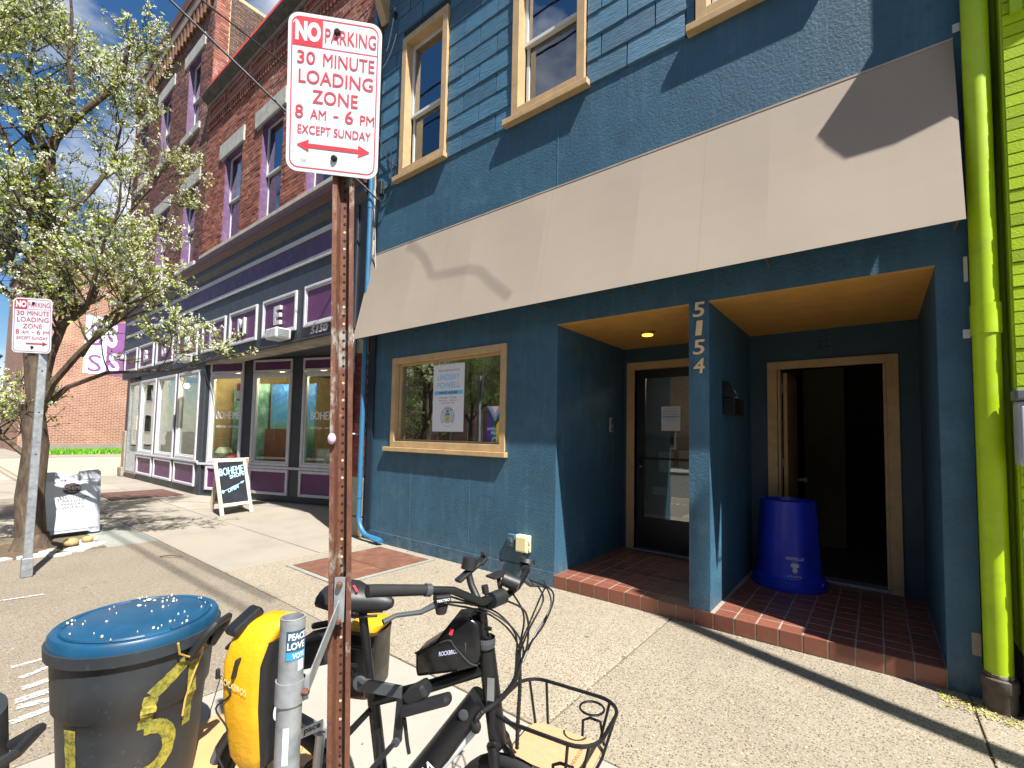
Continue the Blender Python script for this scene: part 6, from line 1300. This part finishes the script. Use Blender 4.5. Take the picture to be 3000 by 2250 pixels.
fbg = thing('frame_bag', 'glossy black handlebar bag strapped on the top tube', 'bag', B(-.14, 0, .75)); BAGG = M('bag_gloss', '#121214', .22, var=.2, vs=8, bump=.06, bs=30)
mb = MB(); prof = [(-.245, .768), (-.25, .79), (-.252, .845), (-.18, .895), (-.12, .975), (-.06, .985), (-.03, .96), (-.022, .87), (-.03, .825), (-.10, .80)]
n = len(prof)
for t, k in ((-.052, .9), (-.045, 1.0), (.045, 1.0), (.052, .9)):
    for s_, z in prof: mb.v.append(B(-.135+(s_+.135)*k, t, .875+(z-.875)*k))
for i in range(3):
    for j in range(n): mb.f.append((i*n+j, i*n+(j+1) % n, (i+1)*n+(j+1) % n, (i+1)*n+j)); mb.t.append(.5)
mb.f += [tuple(range(n)), tuple(range(3*n, 4*n))]; mb.t += [.5, .5]; mb.build('shell', BAGG, fbg, bevel=.008, smooth=True)
ms_ = lambda a, o, b: B(a, -.053-o, b+(a+.15)*.25); mb = MB(); lettering(mb, 'ROCKBROS', ms_, -.165, -.10, .852, .867, .0012, .02); mb.build('lettering', M('logo_lilac', '#b9bdd6', .5), fbg, recalc=False)
MB().tube(curve([B(-.25, -.054, .85), B(-.18, -.056, .885), B(-.13, -.056, .905), B(-.11, -.055, .885), B(-.06, -.055, .84), B(-.03, -.052, .83)], 5), .004, 5).build('zip', BLACKR, fbg); MB().bar(B(-.125, -.058, .925), B(-.12, -.058, .945), .006, .012).build('zip_pull', SRED, fbg); MB().lathe([(.034, -.016), (.036, .0), (.034, .016)], B(-.018, 0, .89), 18, caps=False).bar(B(-.075, -.05, .885), B(-.03, -.033, .89), .006, .032, Vector((0, 0, 1))).build('strap', M('strap_grey', '#3a3c40', .8, bump=.2, bs=200), fbg)
# ------------------------------------------------------------------ overhead wires, unseen pole added to cast the pavement shadow
wv1 = thing('overhead_wire', 'thick black overhead wire crossing before the brick building', 'wire', (-9, 2, 9)); MB().tube(WIRE1, .016, 6).build('wire', BW, wv1)
wv2 = thing('overhead_wire', 'thin upper overhead wire running to the roof bracket', 'wire', (-9, 2, 10)); MB().tube(WIRE2, .010, 6).build('wire', BW, wv2)
sp = thing('shadow_pole', 'unseen wooden pole right of the camera, added to cast a shadow stripe', 'pole', POLE[0]); MB().tube(POLE, [.09, .085], 16).build('pole', mat_wood('pole_wood', '#4e4236', '#6d5c4a', 8, (6, 6, 1), .9), sp, smooth=True)
sh_ = thing('hanging_cable', 'loose cable hanging over the beige awning', 'cable', (-4, 3, 6)); MB().tube(curve(SHAD, 6), .0075, 6).build('cable', BW, sh_)
for i, (y, z) in enumerate(((-.42, 11.4), (-.45, 12.4))):
    sw_ = thing('street_cable', ('lower cable bundle strung along the kerb high overhead', 'upper cable bundle strung along the kerb high overhead')[i], 'cable', (-6, y, z)); MB().tube([(-40, y, z), (-15, y, z-.3), (3.3, y+.1*i, z+.1)], .026, 8).build('cable', BW, sw_)
# fallen petals and crumbs of litter on the pavement
pm = MB(); rl_ = random.Random(3)
for i in range(900):
    if i < 520: x, y = rl_.uniform(-13, 1.5), rl_.uniform(.0, 4.1)
    elif i < 760: x, y = rl_.uniform(-6, .4), 4.2-abs(rl_.gauss(0, .05))
    else: x = rl_.choice((-1.475, -3.25, .435, -5.05))+rl_.gauss(0, .012); y = rl_.uniform(2.2, 4.2)
    if -8.2 > x > -10 and y < 1.6: continue
    s2 = rl_.uniform(.003, .009); a = rl_.uniform(0, 6.3); z0 = .005
    pm.face([(x+math.cos(a)*s2, y+math.sin(a)*s2, z0), (x+math.cos(a+1.9)*s2*.7, y+math.sin(a+1.9)*s2*.7, z0+.003), (x-math.cos(a)*s2, y-math.sin(a)*s2, z0+.001), (x+math.cos(a-1.9)*s2*.7, y+math.sin(a-1.9)*s2*.7, z0)], rl_.random())
po_ = pm.build('pavement_litter', mat_leaf('litter_bits', '#4a3f2e', '#d8d0bc', .05), None, tint=True, recalc=False); po_['kind'] = 'stuff'
SC.render.engine = 'CYCLES'
